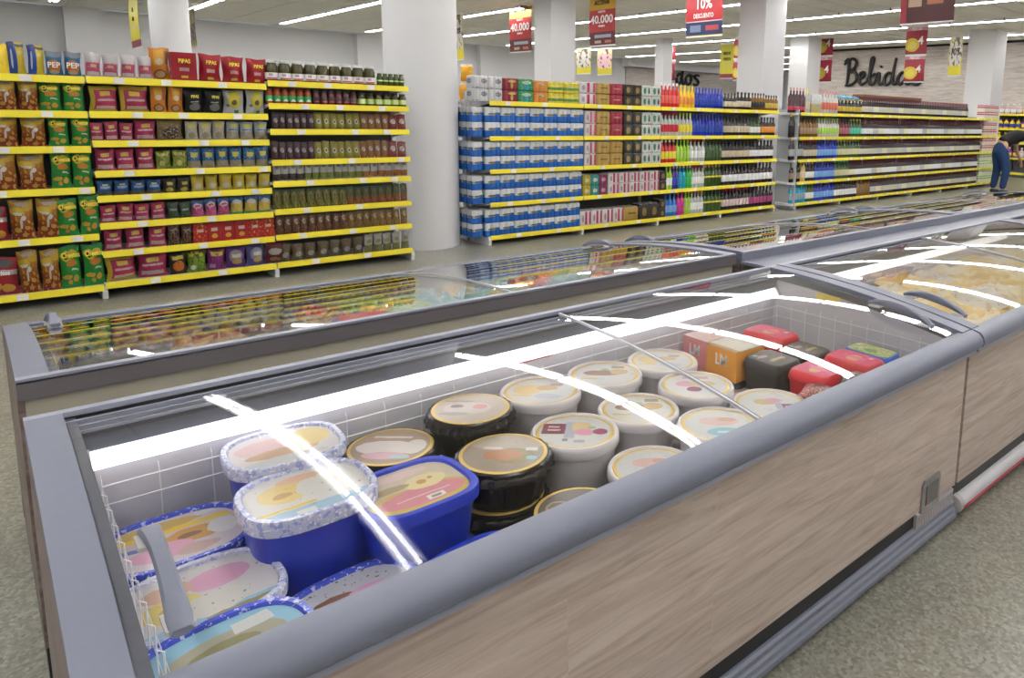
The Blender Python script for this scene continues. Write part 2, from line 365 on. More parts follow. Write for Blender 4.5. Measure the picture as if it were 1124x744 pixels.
# ------------------------------------------------------------------ hanging banners
WTXT = mat('banner_white', (.9, .9, .9), .6); YTXT = mat('banner_yellow', (.95, .8, .02), .6); KTXT = mat('banner_black', (.02, .02, .02), .6)
def banner(X, x0, x1, y0, y1, m, label, texts=(), cut=False):
    """hangs in the plane x = X; its edges are read off the photograph"""
    A, B = onX(x0, (y0+y1)/2, X), onX(x1, (y0+y1)/2, X); ym = (A.y+B.y)/2; wd = abs(A.y-B.y)
    zt = onX((x0+x1)/2, y0, X).z; zb = onX((x0+x1)/2, y1, X).z; h = zt-zb; zc = (zt+zb)/2
    t = thing('hanging_banner', label, 'banner', (X, ym, zb), -math.pi/2)
    mb = MB(); n = 6
    for sd in (-1, 1):          # printed sheet with a slight belly, front and back
        vs = []; us = []
        for i in range(n+1):
            for j in (0, 1):
                vs.append(((j-.5)*wd, sd*.004 - .02*math.sin(math.pi*i/n), h*i/n)); us.append((j, i/n))
        fs = [(2*i, 2*i+1, 2*i+3, 2*i+2) if sd < 0 else (2*i, 2*i+2, 2*i+3, 2*i+1) for i in range(n)]
        mb.add(vs, fs, 0, [[us[k] for k in f] for f in fs])
    ob('sheet', mb.mesh('sheet', m), t)
    ob('top_bar', MB().box(-wd/2, wd/2, -.012, .012, h-.02, h+.012).mesh('top_bar', WHITE), t)
    ob('bottom_bar', MB().box(-wd/2, wd/2, -.012, .012, -.012, .012).mesh('bottom_bar', WHITE), t)
    g = max(.03, CEIL - zb - h)
    if g > .04: ob('cord', MB().tube([(-wd*.4, 0, h), (-wd*.4, 0, h+g)], .004, 4).tube([(wd*.4, 0, h), (wd*.4, 0, h+g)], .004, 4).mesh('cord', WHITE), t)
    for s, u, v, sz, tm, wx in texts:
        ob('lettering', text_mesh(s, sz*h, tm, .002, wx), t, (u*wd, -.032, v*h))
mA = P('banner_red_yellow', (.62, .02, .03), [('r', 0, .68, 1, 1, (.95, .55, .03)), ('r', .12, .9, .9, .96, (.98, .75, .1)), ('r', 0, 0, 1, .26, (.16, .015, .03)), ('r', .2, .15, .85, .21, (.45, .55, .7)), ('r', .2, .05, .45, .1, (.7, .55, .4)), ('r', .6, .05, .85, .1, (.7, .25, .12))])
tA = [('ACTIVA', 0, .81, .12, KTXT, 1.1), ('HASTA', 0, .64, .06, WTXT, 1.2), ('40.000', 0, .49, .22, WTXT, 1.15), ('PREMIOS', 0, .37, .05, WTXT, 1)]
mT = P('banner_ten', (.62, .02, .03), [('r', 0, 0, 1, .30, (.03, .05, .16)), ('r', 0, .30, 1, .32, (.9, .9, .9)), ('r', 0, .0, 1, .03, (.9, .8, .1)), ('r', .12, .10, .42, .24, (.25, .33, .5)), ('r', .55, .12, .9, .22, (.6, .1, .1))])
mP = P('banner_price', (.45, .02, .05), [('e', .3, .35, .36, .24, (.9, .65, .05)), ('e', .3, .33, .22, .14, (.95, .8, .15)), ('r', 0, .85, 1, 1, (.8, .35, .4)), ('r', 0, 0, 1, .05, (.08, .05, .03))], warp=.05)
tP = [('4', .22, .48, .4, WTXT, 1), ('PRECIO', 0, .9, .13, WTXT, .9)]
mY = P('banner_yellow_sheet', (.85, .76, .03), [('r', 0, 0, 1, .13, (.35, .03, .08)), ('r', .25, .33, .9, .38, (.75, .7, .4))])
mYP = P('banner_yellow_photo', (.86, .78, .05), [('r', 0, .7, 1, 1, (.9, .85, .5)), ('r', .05, .25, .95, .8, (.75, .7, .65)), ('n', 5, .55, (.15, .12, .12)), ('r', 0, 0, 1, .24, (.8, .7, .04))], warp=.1)
mPI = P('banner_pink_photo', (.85, .78, .1), [('r', 0, .75, 1, 1, (.95, .9, .5)), ('r', .05, .25, .95, .8, (.85, .55, .6)), ('n', 5, .58, (.2, .05, .08)), ('r', 0, 0, 1, .22, (.8, .7, .04))], warp=.1)
mD = P('banner_dark', (.10, .02, .025), [('r', 0, 0, .12, 1, (.4, .02, .04)), ('r', .15, .72, .8, .95, (.6, .65, .75)), ('r', .15, .35, .4, .55, (.7, .5, .35)), ('r', .5, .38, .8, .6, (.6, .2, .1))])
mZ = P('banner_brown_photo', (.25, .2, .14), [('r', 0, .6, 1, 1, (.75, .7, .45)), ('n', 6, .52, (.6, .5, .4)), ('r', 0, 0, 1, .1, (.7, .6, .05))], warp=.1)
banner(9.9, 560, 584, 2, 57, mA, 'red and yellow sale banner reading ACTIVA 40.000, left one', tA)
banner(9.4, 648, 676, -8, 50, mA, 'red and yellow sale banner reading ACTIVA 40.000, just right of the square column', tA)
banner(10.4, 754, 794, -14, 40, mT, 'red and navy banner reading 10% DESCUENTO over the bottles', [('10%', 0, .66, .30, WTXT, .95), ('DESCUENTO', 0, .42, .13, WTXT, .75)])
banner(18.2, 729, 742, 44, 66, mP, 'small red price banner with a yellow fruit, upper of the far left pair', tP)
banner(18.2, 728, 741, 67, 89, mP, 'small red price banner with a yellow fruit, lower of the far left pair', tP)
banner(17.0, 791, 806, 48, 86, mY, 'narrow yellow banner with black words left of the square column', [('MEJOR', 0, .72, .12, KTXT, .8), ('OFERTA', 0, .55, .12, KTXT, .7)])
banner(16.2, 806, 816, 40, 64, mP, 'red price banner half hidden at the square column, upper one', tP)
banner(16.2, 805, 815, 65, 88, mP, 'red price banner half hidden at the square column, lower one', tP)
banner(19.6, 897, 915, 34, 61, mP, 'red price banner with yellow fruit left of the black lettering, upper one', tP)
banner(19.6, 895, 913, 62, 90, mP, 'red price banner with yellow fruit left of the black lettering, lower one', tP)
banner(17.0, 995, 1018, 29, 60, mP, 'red price banner covering the end of the black lettering, upper one', tP)
banner(17.0, 993, 1015, 61, 90, mP, 'red price banner covering the end of the black lettering, lower one', tP)
banner(11.4, 990, 1049, -28, 25, mD, 'wide dark maroon banner with small printed logos at the top right')
banner(19.2, 1042, 1056, 40, 83, mYP, 'narrow yellow banner reading 10% beside the right column', [('10%', 0, .6, .26, KTXT, .6)])
banner(15.6, 633, 649, 53, 81, mYP, 'small yellow banner with a dark photo, left of a pair')
banner(15.6, 656, 672, 53, 82, mPI, 'small yellow banner with a pink photo, right of a pair')
banner(8.9, 497, 509, 15, 66, mYP, 'yellow promotional banner half hidden by the round column', [('10%', .1, .62, .18, KTXT, .6)])
banner(3.0, 143, 153, -12, 53, mY, 'tall narrow yellow banner over the snack shelves', [('SUPER', 0, .66, .1, KTXT, .5), ('OFERTA', 0, .5, .1, KTXT, .45)])
banner(4.4, 206, 215, 10, 51, mZ, 'narrow dark photo banner beside the distant round column')

# ------------------------------------------------------------------ gondola shelving
tagm = MB().box(-.035, .035, -.0015, .0, -.048, -.006).mesh('price_tag', TAG)
def bay(name, label, x0, x1, Y, tops, depth=.42, tagstep=.42, last=False, first=False, base=True, group=None):
    t = thing(name, label, 'shelving', (x0, Y, 0), 0, group)
    W = x1-x0; tz = max(tops)
    ob('back_panel', MB().box(.02, W-.02, depth, depth+.02, 0, tz+.02).mesh('back_panel', SHB), t)
    pf = MB()
    pf.box(-.02, .02, depth-.03, depth+.04, 0, tz+.02)
    ob('upright', pf.mesh('upright', SHW), t)
    ft = MB().prism([(.01, 0), (depth, 0), (depth, .14), (.02, .10), (.0, .06)], -.018, .018, 'X')
    ob('foot', ft.mesh('foot', SHW), t)
    if last:
        ob('upright', MB().box(W-.02, W+.02, depth-.03, depth+.04, 0, tz+.02).mesh('upright', SHW), t)
        ob('foot', MB().prism([(.01, 0), (depth, 0), (depth, .14), (.02, .10), (.0, .06)], W-.018, W+.018, 'X').mesh('foot', SHW), t)
    for i, z in enumerate(tops):
        s = ob('shelf', MB().box(.004, W-.004, .004, depth, -.03, -.012).prism([(.02, -.03), (depth, -.03), (depth, -.10), (.1, -.045)], .004, .012, 'X').prism([(.02, -.03), (depth, -.03), (depth, -.10), (.1, -.045)], W-.012, W-.004, 'X').mesh('shelf', SHW), t, (0, 0, z))
        p = ob('price_strip', MB().prism([(.004, 0), (.0, -.002), (-.004, -.052), (.004, -.055)], .006, W-.006, 'X').mesh('price_strip', YEL), s)
        g = tagstep*(.5+.35*((i*37) % 10)/10)
        while g < W-.06:
            ob('price_tag', tagm, p, (g, -.0035, 0)); g += tagstep*(.75+.5*((i*53+int(g*100)) % 7)/7)
    return t

# ------------------------------------------------------------------ goods
def bag_mesh(name, w, h, d, mats, crimp=.04, var=0, nx=7, nz=8, pouch=False, slump=.0):
    mb = MB(); rnd = random.Random(name+str(round(w, 3))+str(var)); ph = [rnd.uniform(0, 6), rnd.uniform(0, 6)]
    def pt(i, j, sd):
        u = i/nx; v = j/nz; x = (u-.5)*w; z = v*h
        e = max(0, 1-abs(2*u-1)**2.6)*(max(0, math.sin(math.pi*min(1, max(0, (v-crimp*.4)/(1-crimp*1.6)))))**.6 if not pouch else max(0, (1-v)**.55)*min(1, .55+v*4))
        x *= 1 - .11*math.sin(math.pi*v)*(0 if pouch else 1)
        y = sd*d/2*e*(1+.12*rnd.uniform(-1, 1)) + (.05*d*math.sin(9*u+3*v) if e > .01 else 0)
        x += w*.015*math.sin(8*v+ph[0])*(abs(2*u-1)); z += h*.02*v*math.sin(7*u+ph[1])
        return (x, y - slump*v*h, z)
    for sd in (-1, 1):
        g = [[pt(i, j, sd) for i in range(nx+1)] for j in range(nz+1)]
        vs = [p for r in g for p in r]; fs = []; us = []
        for j in range(nz):
            for i in range(nx):
                a = j*(nx+1)+i; q = (a, a+1, a+nx+2, a+nx+1); uu = [(i/nx, j/nz), ((i+1)/nx, j/nz), ((i+1)/nx, (j+1)/nz), (i/nx, (j+1)/nz)]
                if sd > 0: q = q[::-1]; uu = uu[::-1]
                fs.append(q); us.append(uu)
        mb.add(vs, fs, 0, us)
    if pouch: mb.box(-w*.46, w*.46, -d*.3, d*.3, 0, .004)
    return mb.mesh(name, mats, True, 60)
def box_mesh(name, w, h, d, mats):
    b = .004; mb = MB()
    vs = []; 
    mb.box(-w/2, w/2, -d/2, d/2, 0, h)
    # front and side flaps proud by a hair so the carton edges read
    mb.box(-w/2+b, w/2-b, -d/2-.0012, -d/2, b, h-b)
    return mb.mesh(name, mats)
def lathe(prof, n=12, mis=0):
    return MB().rings([[(r*math.cos(2*math.pi*k/n), r*math.sin(2*math.pi*k/n), z) for k in range(n)] for r, z in prof], mis, uv=lambda p: (.5+math.atan2(p[0], -p[1])/3.2, p[2]*4))
def pack_mesh(name, w, h, d, mats, cols=3):
    """shrink-wrapped cans: lobed wrap round two rows of cans, flat print outside"""
    mb = MB(); n = cols*6; rings_ = []
    def ring(z, sh):
        pts = []
        for s_, (ax, L_) in enumerate((('f', w), ('r', d), ('b', w), ('l', d))):
            c = cols if s_ % 2 == 0 else 2; m = c*4
            for i in range(m):
                t = i/m; b = abs(math.sin(math.pi*t*c)); o_ = (1-b)*.008+sh
                a = (t-.5)*L_
                a *= (1-2*sh/L_)
                if s_ == 0: pts.append((a, -d/2+o_, z))
                elif s_ == 1: pts.append((w/2-o_, a, z))
                elif s_ == 2: pts.append((-a, d/2-o_, z))
                else: pts.append((-w/2+o_, -a, z))
        return pts
    rs = [ring(0, .008), ring(h*.06, 0), ring(h*.92, 0), ring(h, .009)]
    m = len(rs[0])
    nf = cols*4
    def uvf(p): return ((p[0]/w+.5) if abs(p[1]) > d*.38 else (p[1]/d+.5), p[2]/h)
    mb.rings(rs, 0, uv=uvf)
    # can tops
    for i in range(cols):
        for j in range(2):
            cx = (i+.5)*w/cols-w/2; cy = (j+.5)*d/2-d/2; r = min(w/cols, d/2)*.4
            mb.rings([[(cx+q*math.cos(a*math.pi/4), cy+q*math.sin(a*math.pi/4), z) for a in range(8)] for q, z in ((r, h-.002), (r, h+.004), (r*.85, h+.001))], 1, cap0=False)
    return mb.mesh(name, mats, True, 35)
CAN = mat('can_top', (.6, .6, .62), .3, .6)

R_, G_, B_, Y_ = (.62, .02, .03), (.03, .33, .05), (.03, .12, .5), (.88, .66, .03)
MAG = (.62, .05, .16)
def two(n, base, *sh, **k): return P(n, base, sh, **k)
TONE = .52
mb_chip = P('snack_brown', (.62, .30, .04), [('g', .8, .3, (.34, .04, .015)), ('n', 6, .57, (.78, .5, .06)), ('e', .28, .72, .3, .1, (.85, .6, .05)), ('e', .75, .8, .25, .08, (.8, .5, .04)), ('e', .30, .66, .22, .035, (.85, .82, .75)), ('e', .56, .56, .12, .06, (.85, .82, .78)), ('e', .44, .42, .06, .14, (.8, .75, .68)), ('e', .52, .90, .3, .05, (.55, .5, .45)),  ('e', .25, .25, .13, .07, (.75, .45, .05)), ('e', .7, .3, .13, .06, (.75, .42, .05)), ('e', .55, .12, .12, .05, (.7, .4, .05))], warp=.06, film=.5)
mb_green = P('snack_green', (.03, .40, .06), [('e', .3, .78, .26, .12, (.9, .7, .05)), ('e', .62, .8, .3, .1, (.85, .62, .05)), ('e', .3, .78, .12, .07, (.03, .05, .02)), ('e', .55, .6, .28, .08, (.85, .3, .03)), ('e', .28, .28, .22, .06, (.9, .5, .06)), ('e', .7, .22, .16, .08, (.92, .5, .06)), ('e', .4, .15, .1, .06, (.88, .45, .06)), ('r', .5, .42, .85, .46, (.8, .85, .8))], warp=.09, wscale=5, film=.5)
mb_red = P('snack_red', (.50, .02, .03), [('r', .0, .55, 1, .68, (.75, .72, .7)), ('e', .5, .85, .4, .1, (.12, .12, .13)), ('e', .3, .25, .22, .12, (.9, .5, .05)), ('e', .7, .2, .2, .12, (.85, .45, .05))], warp=.08, film=.5)
mb_noodle = P('noodle_bag', (.90, .68, .04), [('e', .18, .5, .34, .8, (.03, .10, .5)), ('e', .2, .5, .06, .3, (.75, .8, .9)), ('r', 0, .86, 1, .95, (.12, .13, .2)), ('e', .72, .7, .14, .07, (.9, .85, .4))], warp=.05, film=.5)
mb_pep = P('pep_bag', (.03, .20, .42), [('r', 0, .78, 1, 1, (.28, .33, .38)), ('e', .5, .42, .4, .26, (.85, .27, .03)), ('e', .5, .2, .3, .08, (.75, .5, .3))], warp=.05, film=.5)
mb_mag = P('magenta_bag', MAG, [('r', .28, .66, .72, .82, (.85, .65, .08)), ('r', .12, .5, .88, .58, (.85, .62, .66)), ('r', .1, .12, .9, .3, (.75, .60, .55)), ('n', 9, .63, (.5, .03, .12))], warp=.04, film=.5)
mb_magy = P('magenta_yellow_bag', (.85, .62, .06), [('r', .14, .12, 1, .86, (.66, .05, .15)), ('r', .32, .64, .72, .8, (.88, .68, .08)), ('r', .22, .44, .92, .52, (.85, .62, .66)), ('r', .2, .14, .95, .26, (.8, .65, .5))], warp=.05, film=.5)
mb_magc = P('magenta_clear_bag', (.78, .74, .76), [('r', .06, .1, .94, .62, (.72, .12, .26)), ('r', .12, .12, .88, .26, (.8, .75, .72)), ('r', .3, .42, .7, .54, (.85, .62, .3)), ('n', 7, .64, (.85, .8, .8))], warp=.04, film=.6)
mb_org = P('orange_bag', (.82, .27, .02), [('r', .22, .5, .72, .95, (.90, .48, .04)), ('e', .5, .2, .34, .15, (.28, .09, .04)), ('e', .5, .2, .25, .1, (.6, .38, .2)), ('r', .78, .5, .95, .9, (.35, .15, .08)), ('e', .48, .58, .2, .1, (.9, .75, .55))], warp=.04, film=.5)
mb_pipr = P('red_seed_bag', (.52, .01, .025), [('r', .3, .36, .7, .48, (.75, .5, .5)), ('r', .36, .12, .64, .2, (.85, .7, .05)), ('r', 0, 0, 1, .05, (.4, .01, .02))], warp=.03, film=.5)
mb_pipk = P('black_seed_bag', (.012, .012, .016), [('e', .5, .3, .32, .16, (.25, .24, .23)), ('r', .25, .48, .75, .53, (.5, .5, .5))], warp=.05, film=.5)
mb_sun = P('sunflower_bag', (.74, .74, .73), [('e', .5, .55, .33, .28, (.85, .74, .03)), ('r', .24, .78, .78, .95, (.85, .77, .05)), ('e', .5, .5, .15, .12, (.16, .12, .09)), ('e', .2, .38, .09, .06, (.2, .28, .5)), ('r', .5, .05, .72, .18, (.04, .3, .1))], warp=.06)
mb_bro = P('brown_bag', (.33, .22, .10), [('e', .5, .4, .36, .3, (.08, .05, .03)), ('n', 12, .56, (.5, .42, .28)), ('r', .1, .8, .9, .92, (.55, .42, .15))], warp=.05, film=.4)
mb_bei = P('beige_bag', (.58, .54, .46), [('r', .2, .66, .8, .9, (.82, .74, .1)), ('n', 10, .56, (.72, .68, .6)), ('e', .5, .3, .3, .16, (.45, .38, .28))], warp=.05, film=.4)
mb_lbl = P('pale_blue_bag', (.48, .60, .74), [('r', .2, .68, .8, .88, (.84, .78, .08)), ('r', .15, .55, .85, .6, (.05, .2, .55)), ('r', 0, 0, 1, .48, (.50, .44, .34)), ('n', 9, .6, (.65, .6, .52))], warp=.05, film=.4)
mb_blu = P('blue_bag', (.02, .20, .55), [('r', .22, .55, .78, .78, (.84, .76, .06)), ('r', 0, 0, 1, .38, (.5, .4, .26)), ('n', 11, .6, (.62, .53, .38))], warp=.04, film=.4)
mb_grn = P('lime_bag', (.36, .48, .06), [('r', .1, .75, .9, .9, (.7, .72, .2)), ('n', 8, .56, (.25, .15, .05)), ('e', .4, .35, .2, .14, (.7, .6, .2))], warp=.07, film=.4)
mb_sbl = P('small_blue_bag', (.03, .13, .4), [('r', .15, .5, .85, .66, (.35, .5, .7)), ('r', 0, 0, 1, .28, (.2, .13, .07)), ('r', .3, .7, .7, .8, (.7, .6, .3))], warp=.05, film=.4)
mb_dky = P('dark_yellow_bag', (.06, .055, .04), [('r', .3, .55, .75, .75, (.7, .6, .1)), ('e', .5, .25, .3, .14, (.65, .5, .08))], warp=.08, film=.4)
mb_yel = P('yellow_bag', (.82, .60, .04), [('e', .5, .35, .38, .26, (.72, .58, .3)), ('e', .5, .35, .26, .17, (.82, .74, .5)), ('r', .2, .75, .8, .88, (.75, .66, .1))], warp=.04, film=.4)
mb_dkg = P('dark_green_bag', (.05, .10, .06), [('r', .15, .5, .85, .62, (.45, .5, .42)), ('n', 9, .6, (.2, .28, .15))], warp=.05, film=.4)
mb_pkb = P('pink_blue_bag', (.75, .10, .32), [('r', 0, .6, 1, 1, (.08, .22, .6)), ('e', .5, .68, .38, .14, (.85, .8, .85)), ('e', .5, .66, .25, .07, (.7, .05, .1)), ('n', 9, .6, (.85, .6, .7))], warp=.08, film=.4)
mb_ybb = P('yellow_blue_bag', (.85, .62, .08), [('r', 0, .65, 1, 1, (.08, .25, .6)), ('e', .5, .72, .38, .12, (.85, .8, .85)), ('r', 0, 0, 1, .15, (.1, .45, .12)), ('n', 9, .6, (.85, .75, .5))], warp=.08, film=.4)
mb_dkb = P('dark_brown_bag', (.09, .03, .02), [('n', 7, .53, (.35, .2, .14)), ('r', .2, .72, .8, .8, (.4, .3, .3))], warp=.08, film=.5)
mb_rdb = P('red_carton', (.66, .015, .02), [('r', .25, .52, .75, .68, (.85, .75, .7)), ('e', .5, .28, .24, .11, (.92, .6, .05)), ('r', .2, .86, .85, .92, (.25, .1, .1))], warp=.03)
mb_rdc = P('red_carton_chips', (.66, .015, .02), [('r', .25, .52, .75, .66, (.88, .75, .65)), ('n', 5, .58, (.92, .58, .06)), ('r', .2, .88, .85, .94, (.35, .1, .1))], warp=.06)
mb_orb = P('black_orange_bag', (.03, .02, .015), [('e', .5, .42, .36, .26, (.8, .2, .02)), ('n', 7, .6, (.3, .12, .04)), ('r', .15, .74, .8, .9, (.82, .72, .05))], warp=.1, film=.5)
mb_lim = P('green_snack_bag', (.26, .50, .03), [('r', .08, .74, .85, .92, (.85, .8, .05)), ('n', 6, .55, (.20, .10, .03)), ('e', .28, .25, .15, .12, (.8, .85, .8))], warp=.1, film=.5)
mb_pur = P('purple_snack_bag', (.32, .02, .28), [('r', .15, .7, .85, .88, (.85, .75, .05)), ('n', 6, .58, (.40, .16, .06)), ('r', .08, .12, .4, .32, (.6, .4, .6))], warp=.08, film=.5)
mb_vio = P('violet_snack_bag', (.20, .06, .36), [('e', .5, .55, .36, .3, (.45, .36, .42)), ('r', .28, .5, .75, .66, (.85, .82, .7)), ('e', .55, .3, .25, .12, (.75, .5, .15))], warp=.1, film=.6)
mb_vib = P('blue_violet_snack_bag', (.13, .12, .38), [('e', .5, .55, .36, .3, (.4, .4, .52)), ('r', .28, .5, .75, .66, (.85, .82, .75)), ('e', .55, .28, .25, .12, (.78, .52, .15))], warp=.1, film=.6)
mb_mar = P('maroon_snack_bag', (.20, .015, .02), [('e', .5, .6, .4, .16, (.6, .55, .5)), ('e', .4, .25, .22, .1, (.55, .3, .08)), ('e', .72, .2, .14, .08, (.5, .25, .08))], warp=.1, film=.6)
mp_dk = P('olive_pouch_purple', (.06, .015, .025), [('e', .5, .55, .3, .14, (.45, .40, .46)), ('n', 9, .6, (.18, .08, .09))], warp=.04, film=.6)
mp_ye = P('olive_pouch_yellow', (.36, .31, .03), [('e', .5, .5, .27, .16, (.62, .6, .5)), ('e', .5, .5, .12, .07, (.1, .08, .03)), ('n', 9, .62, (.55, .5, .08)), ('g', .3, 0, (.2, .17, .02))], warp=.04, film=.6)
mp_or = P('olive_pouch_orange', (.34, .13, .03), [('e', .5, .55, .28, .14, (.62, .56, .48)), ('n', 9, .6, (.28, .24, .04))], warp=.04, film=.6)
mp_re = P('olive_pouch_red', (.28, .02, .03), [('e', .5, .55, .3, .16, (.65, .6, .55)), ('n', 9, .6, (.4, .22, .05))], warp=.04, film=.6)
def topw(n, low): return P(n, (.62, .62, .62), [('r', 0, .1, 1, .42, low), ('e', .5, .78, .3, .1, (.3, .28, .25)), ('n', 10, .64, (.5, .5, .48))], warp=.05, film=.5)
mp_w1 = topw('white_top_pouch_dark', (.06, .035, .03)); mp_w2 = topw('white_top_pouch_green', (.22, .26, .04)); mp_w3 = topw('white_top_pouch_orange', (.45, .16, .04))
mp_g1 = P('green_olive_pouch', (.05, .09, .03), [('n', 6, .5, (.36, .28, .03)), ('r', 0, .85, 1, 1, (.03, .1, .04))], film=.6)
mp_g2 = P('red_olive_pouch', (.05, .09, .03), [('r', 0, .0, 1, .45, (.30, .07, .02)), ('n', 6, .56, (.30, .2, .03)), ('r', 0, .85, 1, 1, (.03, .1, .04))], film=.6)
mp_b1 = P('spice_pouch_red', (.16, .05, .03), [('e', .5, .68, .26, .16, (.6, .55, .5)), ('n', 8, .55, (.35, .2, .06))], film=.6)
mp_b2 = P('spice_pouch_gold', (.22, .12, .03), [('e', .5, .66, .26, .16, (.6, .57, .52)), ('n', 8, .52, (.42, .24, .04))], film=.6)
mp_k1 = P('brown_legume_bag', (.16, .11, .05), [('e', .5, .4, .3, .16, (.5, .45, .45)), ('n', 8, .58, (.26, .19, .09))], warp=.03, film=.6)
mp_k2 = P('white_green_pouch', (.60, .60, .57), [('r', 0, 0, 1, .42, (.26, .25, .07)), ('e', .5, .62, .3, .12, (.4, .36, .1)), ('n', 8, .6, (.4, .38, .3))], warp=.05, film=.6)

TONE = 1.0
_gm = {}
def goods_mesh(kind, w, h, d, m, **k):
    key = (kind, round(w*50), round(h*50), m.name, rng.randrange(3) if kind == 'bag' else 0)
    if key not in _gm:
        nm = {'bag': 'bag', 'pouch': 'pouch', 'box': 'carton'}[kind]
        _gm[key] = box_mesh(nm, w, h, d, m) if kind == 'box' else bag_mesh(nm, w, h, d, m, var=key[-1], pouch=(kind == 'pouch'), nx=7 if w > .1 else 5, **k)
    return _gm[key]
rng = random.Random(4)
LT = {}
def run(Y, zt, px0, px1, n, kind, m, desc, name, cat, place, hpx=None, h=None, grp=None, dep=None, text=None, slump=.08, inset=.04):
    """n look-alikes side by side on a shelf whose top is zt, between two pixel columns of the photograph"""
    x0, x1 = sx(px0, Y, zt+.08), sx(px1, Y, zt+.08); W = (x1-x0)/n
    for i in range(n):
        xc = x0+(i+.5)*W; hh = h*(1+rng.uniform(-.02, .02)) if kind != 'box' else h
        ww = W*(.985 if kind != 'box' else .97); dd = dep or min(.13, ww*.6)
        me = goods_mesh(kind, ww, h, dd, m, **({'slump': slump} if kind != 'box' else {}))
        lab = '%s, %s %s' % (desc, ('single,' if n == 1 else nth(i)+(' in run,' if n > 2 else ' of two,')), place)
        t = thing(name, lab, cat, (xc, Y+inset+dd/2, zt-.0115), rng.uniform(-.12, .12) if kind != 'box' else rng.uniform(-.015, .015), grp or ('%ss on the %s' % (name.replace('_', ' '), 'snack gondola')), me=me)
        if kind != 'box': t.scale = (rng.uniform(.94, 1.), 1, rng.uniform(.94, 1.03)); t.rotation_euler[1] = rng.uniform(-.035, .035)
        if text:
            s, v, sz, tm, wx = text
            ob('lettering', text_mesh(s, round(sz*h, 3), tm, .001, wx), t, (0, -dd/2*1.12-.004-slump*v*h, v*h))
T_Y = mat('print_yellow', (.9, .78, .05), .5); T_W = mat('print_white', (.85, .85, .85), .5); T_K = mat('print_black', (.03, .03, .02), .5); T_R = mat('print_red', (.55, .02, .03), .5)

YL = 7.15
L1 = [1.763, 1.50, 1.233, .911, .538, .122]; L2 = [1.767, 1.502, 1.274, 1.036, .837, .619, .391, .135]; L3 = [1.80, 1.599, 1.368, 1.089, .892, .636, .398, .138]
bay('gondola_shelf', 'left shelving bay of the snack aisle with yellow price strips, crisps on it', -.56, .72, YL, L1)
bay('gondola_shelf', 'middle shelving bay of the snack aisle, magenta and red bags on it', .72, 2.0, YL, L2)
bay('gondola_shelf', 'right shelving bay of the snack aisle, jars and olive pouches on it', 2.0, 3.32, YL, L3, last=True)
pl = ['%s shelf down, left snack bay' % q for q in ('top', 'second', 'third', 'fourth', 'fifth', 'bottom')]
z = L1
run(YL, z[0], -30, 11, 2, 'bag', P('yellow_noodle', (.86, .62, .04), [('n', 4, .6, (.8, .5, .05))], film=.5), 'yellow noodle bag', 'noodle_bag', 'noodles', pl[0], h=.235)
run(YL, z[0], 9, 50, 2, 'bag', mb_noodle, 'blue and yellow noodle bag', 'noodle_bag', 'noodles', pl[0], h=.235)
run(YL, z[0], 50, 90, 2, 'bag', mb_pep, 'blue bag with orange disc reading PEP', 'snack_bag', 'snack', pl[0], h=.19, text=('PEP', .46, .3, T_W, .9))
hs = [.235, .235, .29, .31, .335]
for i, (a, b_, c, d) in enumerate([(-30, 44, 43, 94), (-40, 52, 53, 101), (-50, 54, 56, 104), (-62, 68, 64, 112), (-60, 69, 67, 118)]):
    n = 3 if i else 3
    if i >= 3: run(YL, z[i+1], a, 12 if i == 3 else 23, 2, 'bag', mb_red, 'red corn chip bag', 'chip_bag', 'snack', pl[i+1], h=hs[i]*.85, text=('Doritos', .62, .16, T_W, .75)); run(YL, z[i+1], 12 if i == 3 else 23, b_, 2, 'bag', mb_chip, 'yellow and brown crisp bag', 'crisp_bag', 'snack', pl[i+1], h=hs[i])
    else: run(YL, z[i+1], a, b_, 3, 'bag', mb_chip, 'yellow and brown crisp bag', 'crisp_bag', 'snack', pl[i+1], h=hs[i])
    run(YL, z[i+1], c, d, 2, 'bag', mb_green, 'green cheese puff bag with orange print', 'puff_bag', 'snack', pl[i+1], h=hs[i], text=('Cheetos', .80, .17, T_Y, .62))
z = L2
pm = ['%s shelf down, middle snack bay' % q for q in ('top', 'second', 'third', 'fourth', 'fifth', 'sixth', 'seventh', 'bottom')]
SB = ('snack_bag', 'snack')
run(YL, z[0], 92, 170, 4, 'bag', mb_magc, 'clear bag with pink label', *SB, pm[0], h=.19)
run(YL, z[0], 165, 189, 1, 'bag', mb_org, 'tall orange bag', *SB, pm[0], h=.26)
run(YL, z[0], 189, 218, 1, 'box', mb_pipr, 'red display carton reading PIPAS', 'seed_carton', 'snack', pm[0], h=.24, text=('PIPAS', .7, .2, T_Y, .75), dep=.1)
run(YL, z[0], 219, 296, 3, 'bag', mb_pipr, 'red seed bag reading PIPAS', 'seed_bag', 'snack', pm[0], h=.235, text=('PIPAS', .7, .19, T_Y, .75))
run(YL, z[1], 97, 166, 2, 'bag', mb_magy, 'large magenta and yellow bag', *SB, pm[1], h=.215)
run(YL, z[1], 166, 203, 2, 'bag', mb_org, 'slim orange bag', *SB, pm[1], h=.215)
run(YL, z[1], 204, 247, 2, 'bag', mb_pipk, 'black seed bag reading PIPAS', 'seed_bag', 'snack', pm[1], h=.205, text=('PIPAS', .72, .17, T_Y, .7))
run(YL, z[1], 247, 294, 2, 'bag', mb_sun, 'white bag with yellow sunflower', 'seed_bag', 'snack', pm[1], h=.215, slump=.03)
run(YL, z[2], 99, 147, 3, 'bag', mb_mag, 'small magenta bag', *SB, pm[2], h=.155)
run(YL, z[2], 148, 173, 1, 'bag', mb_mag, 'wide magenta bag', *SB, pm[2], h=.17)
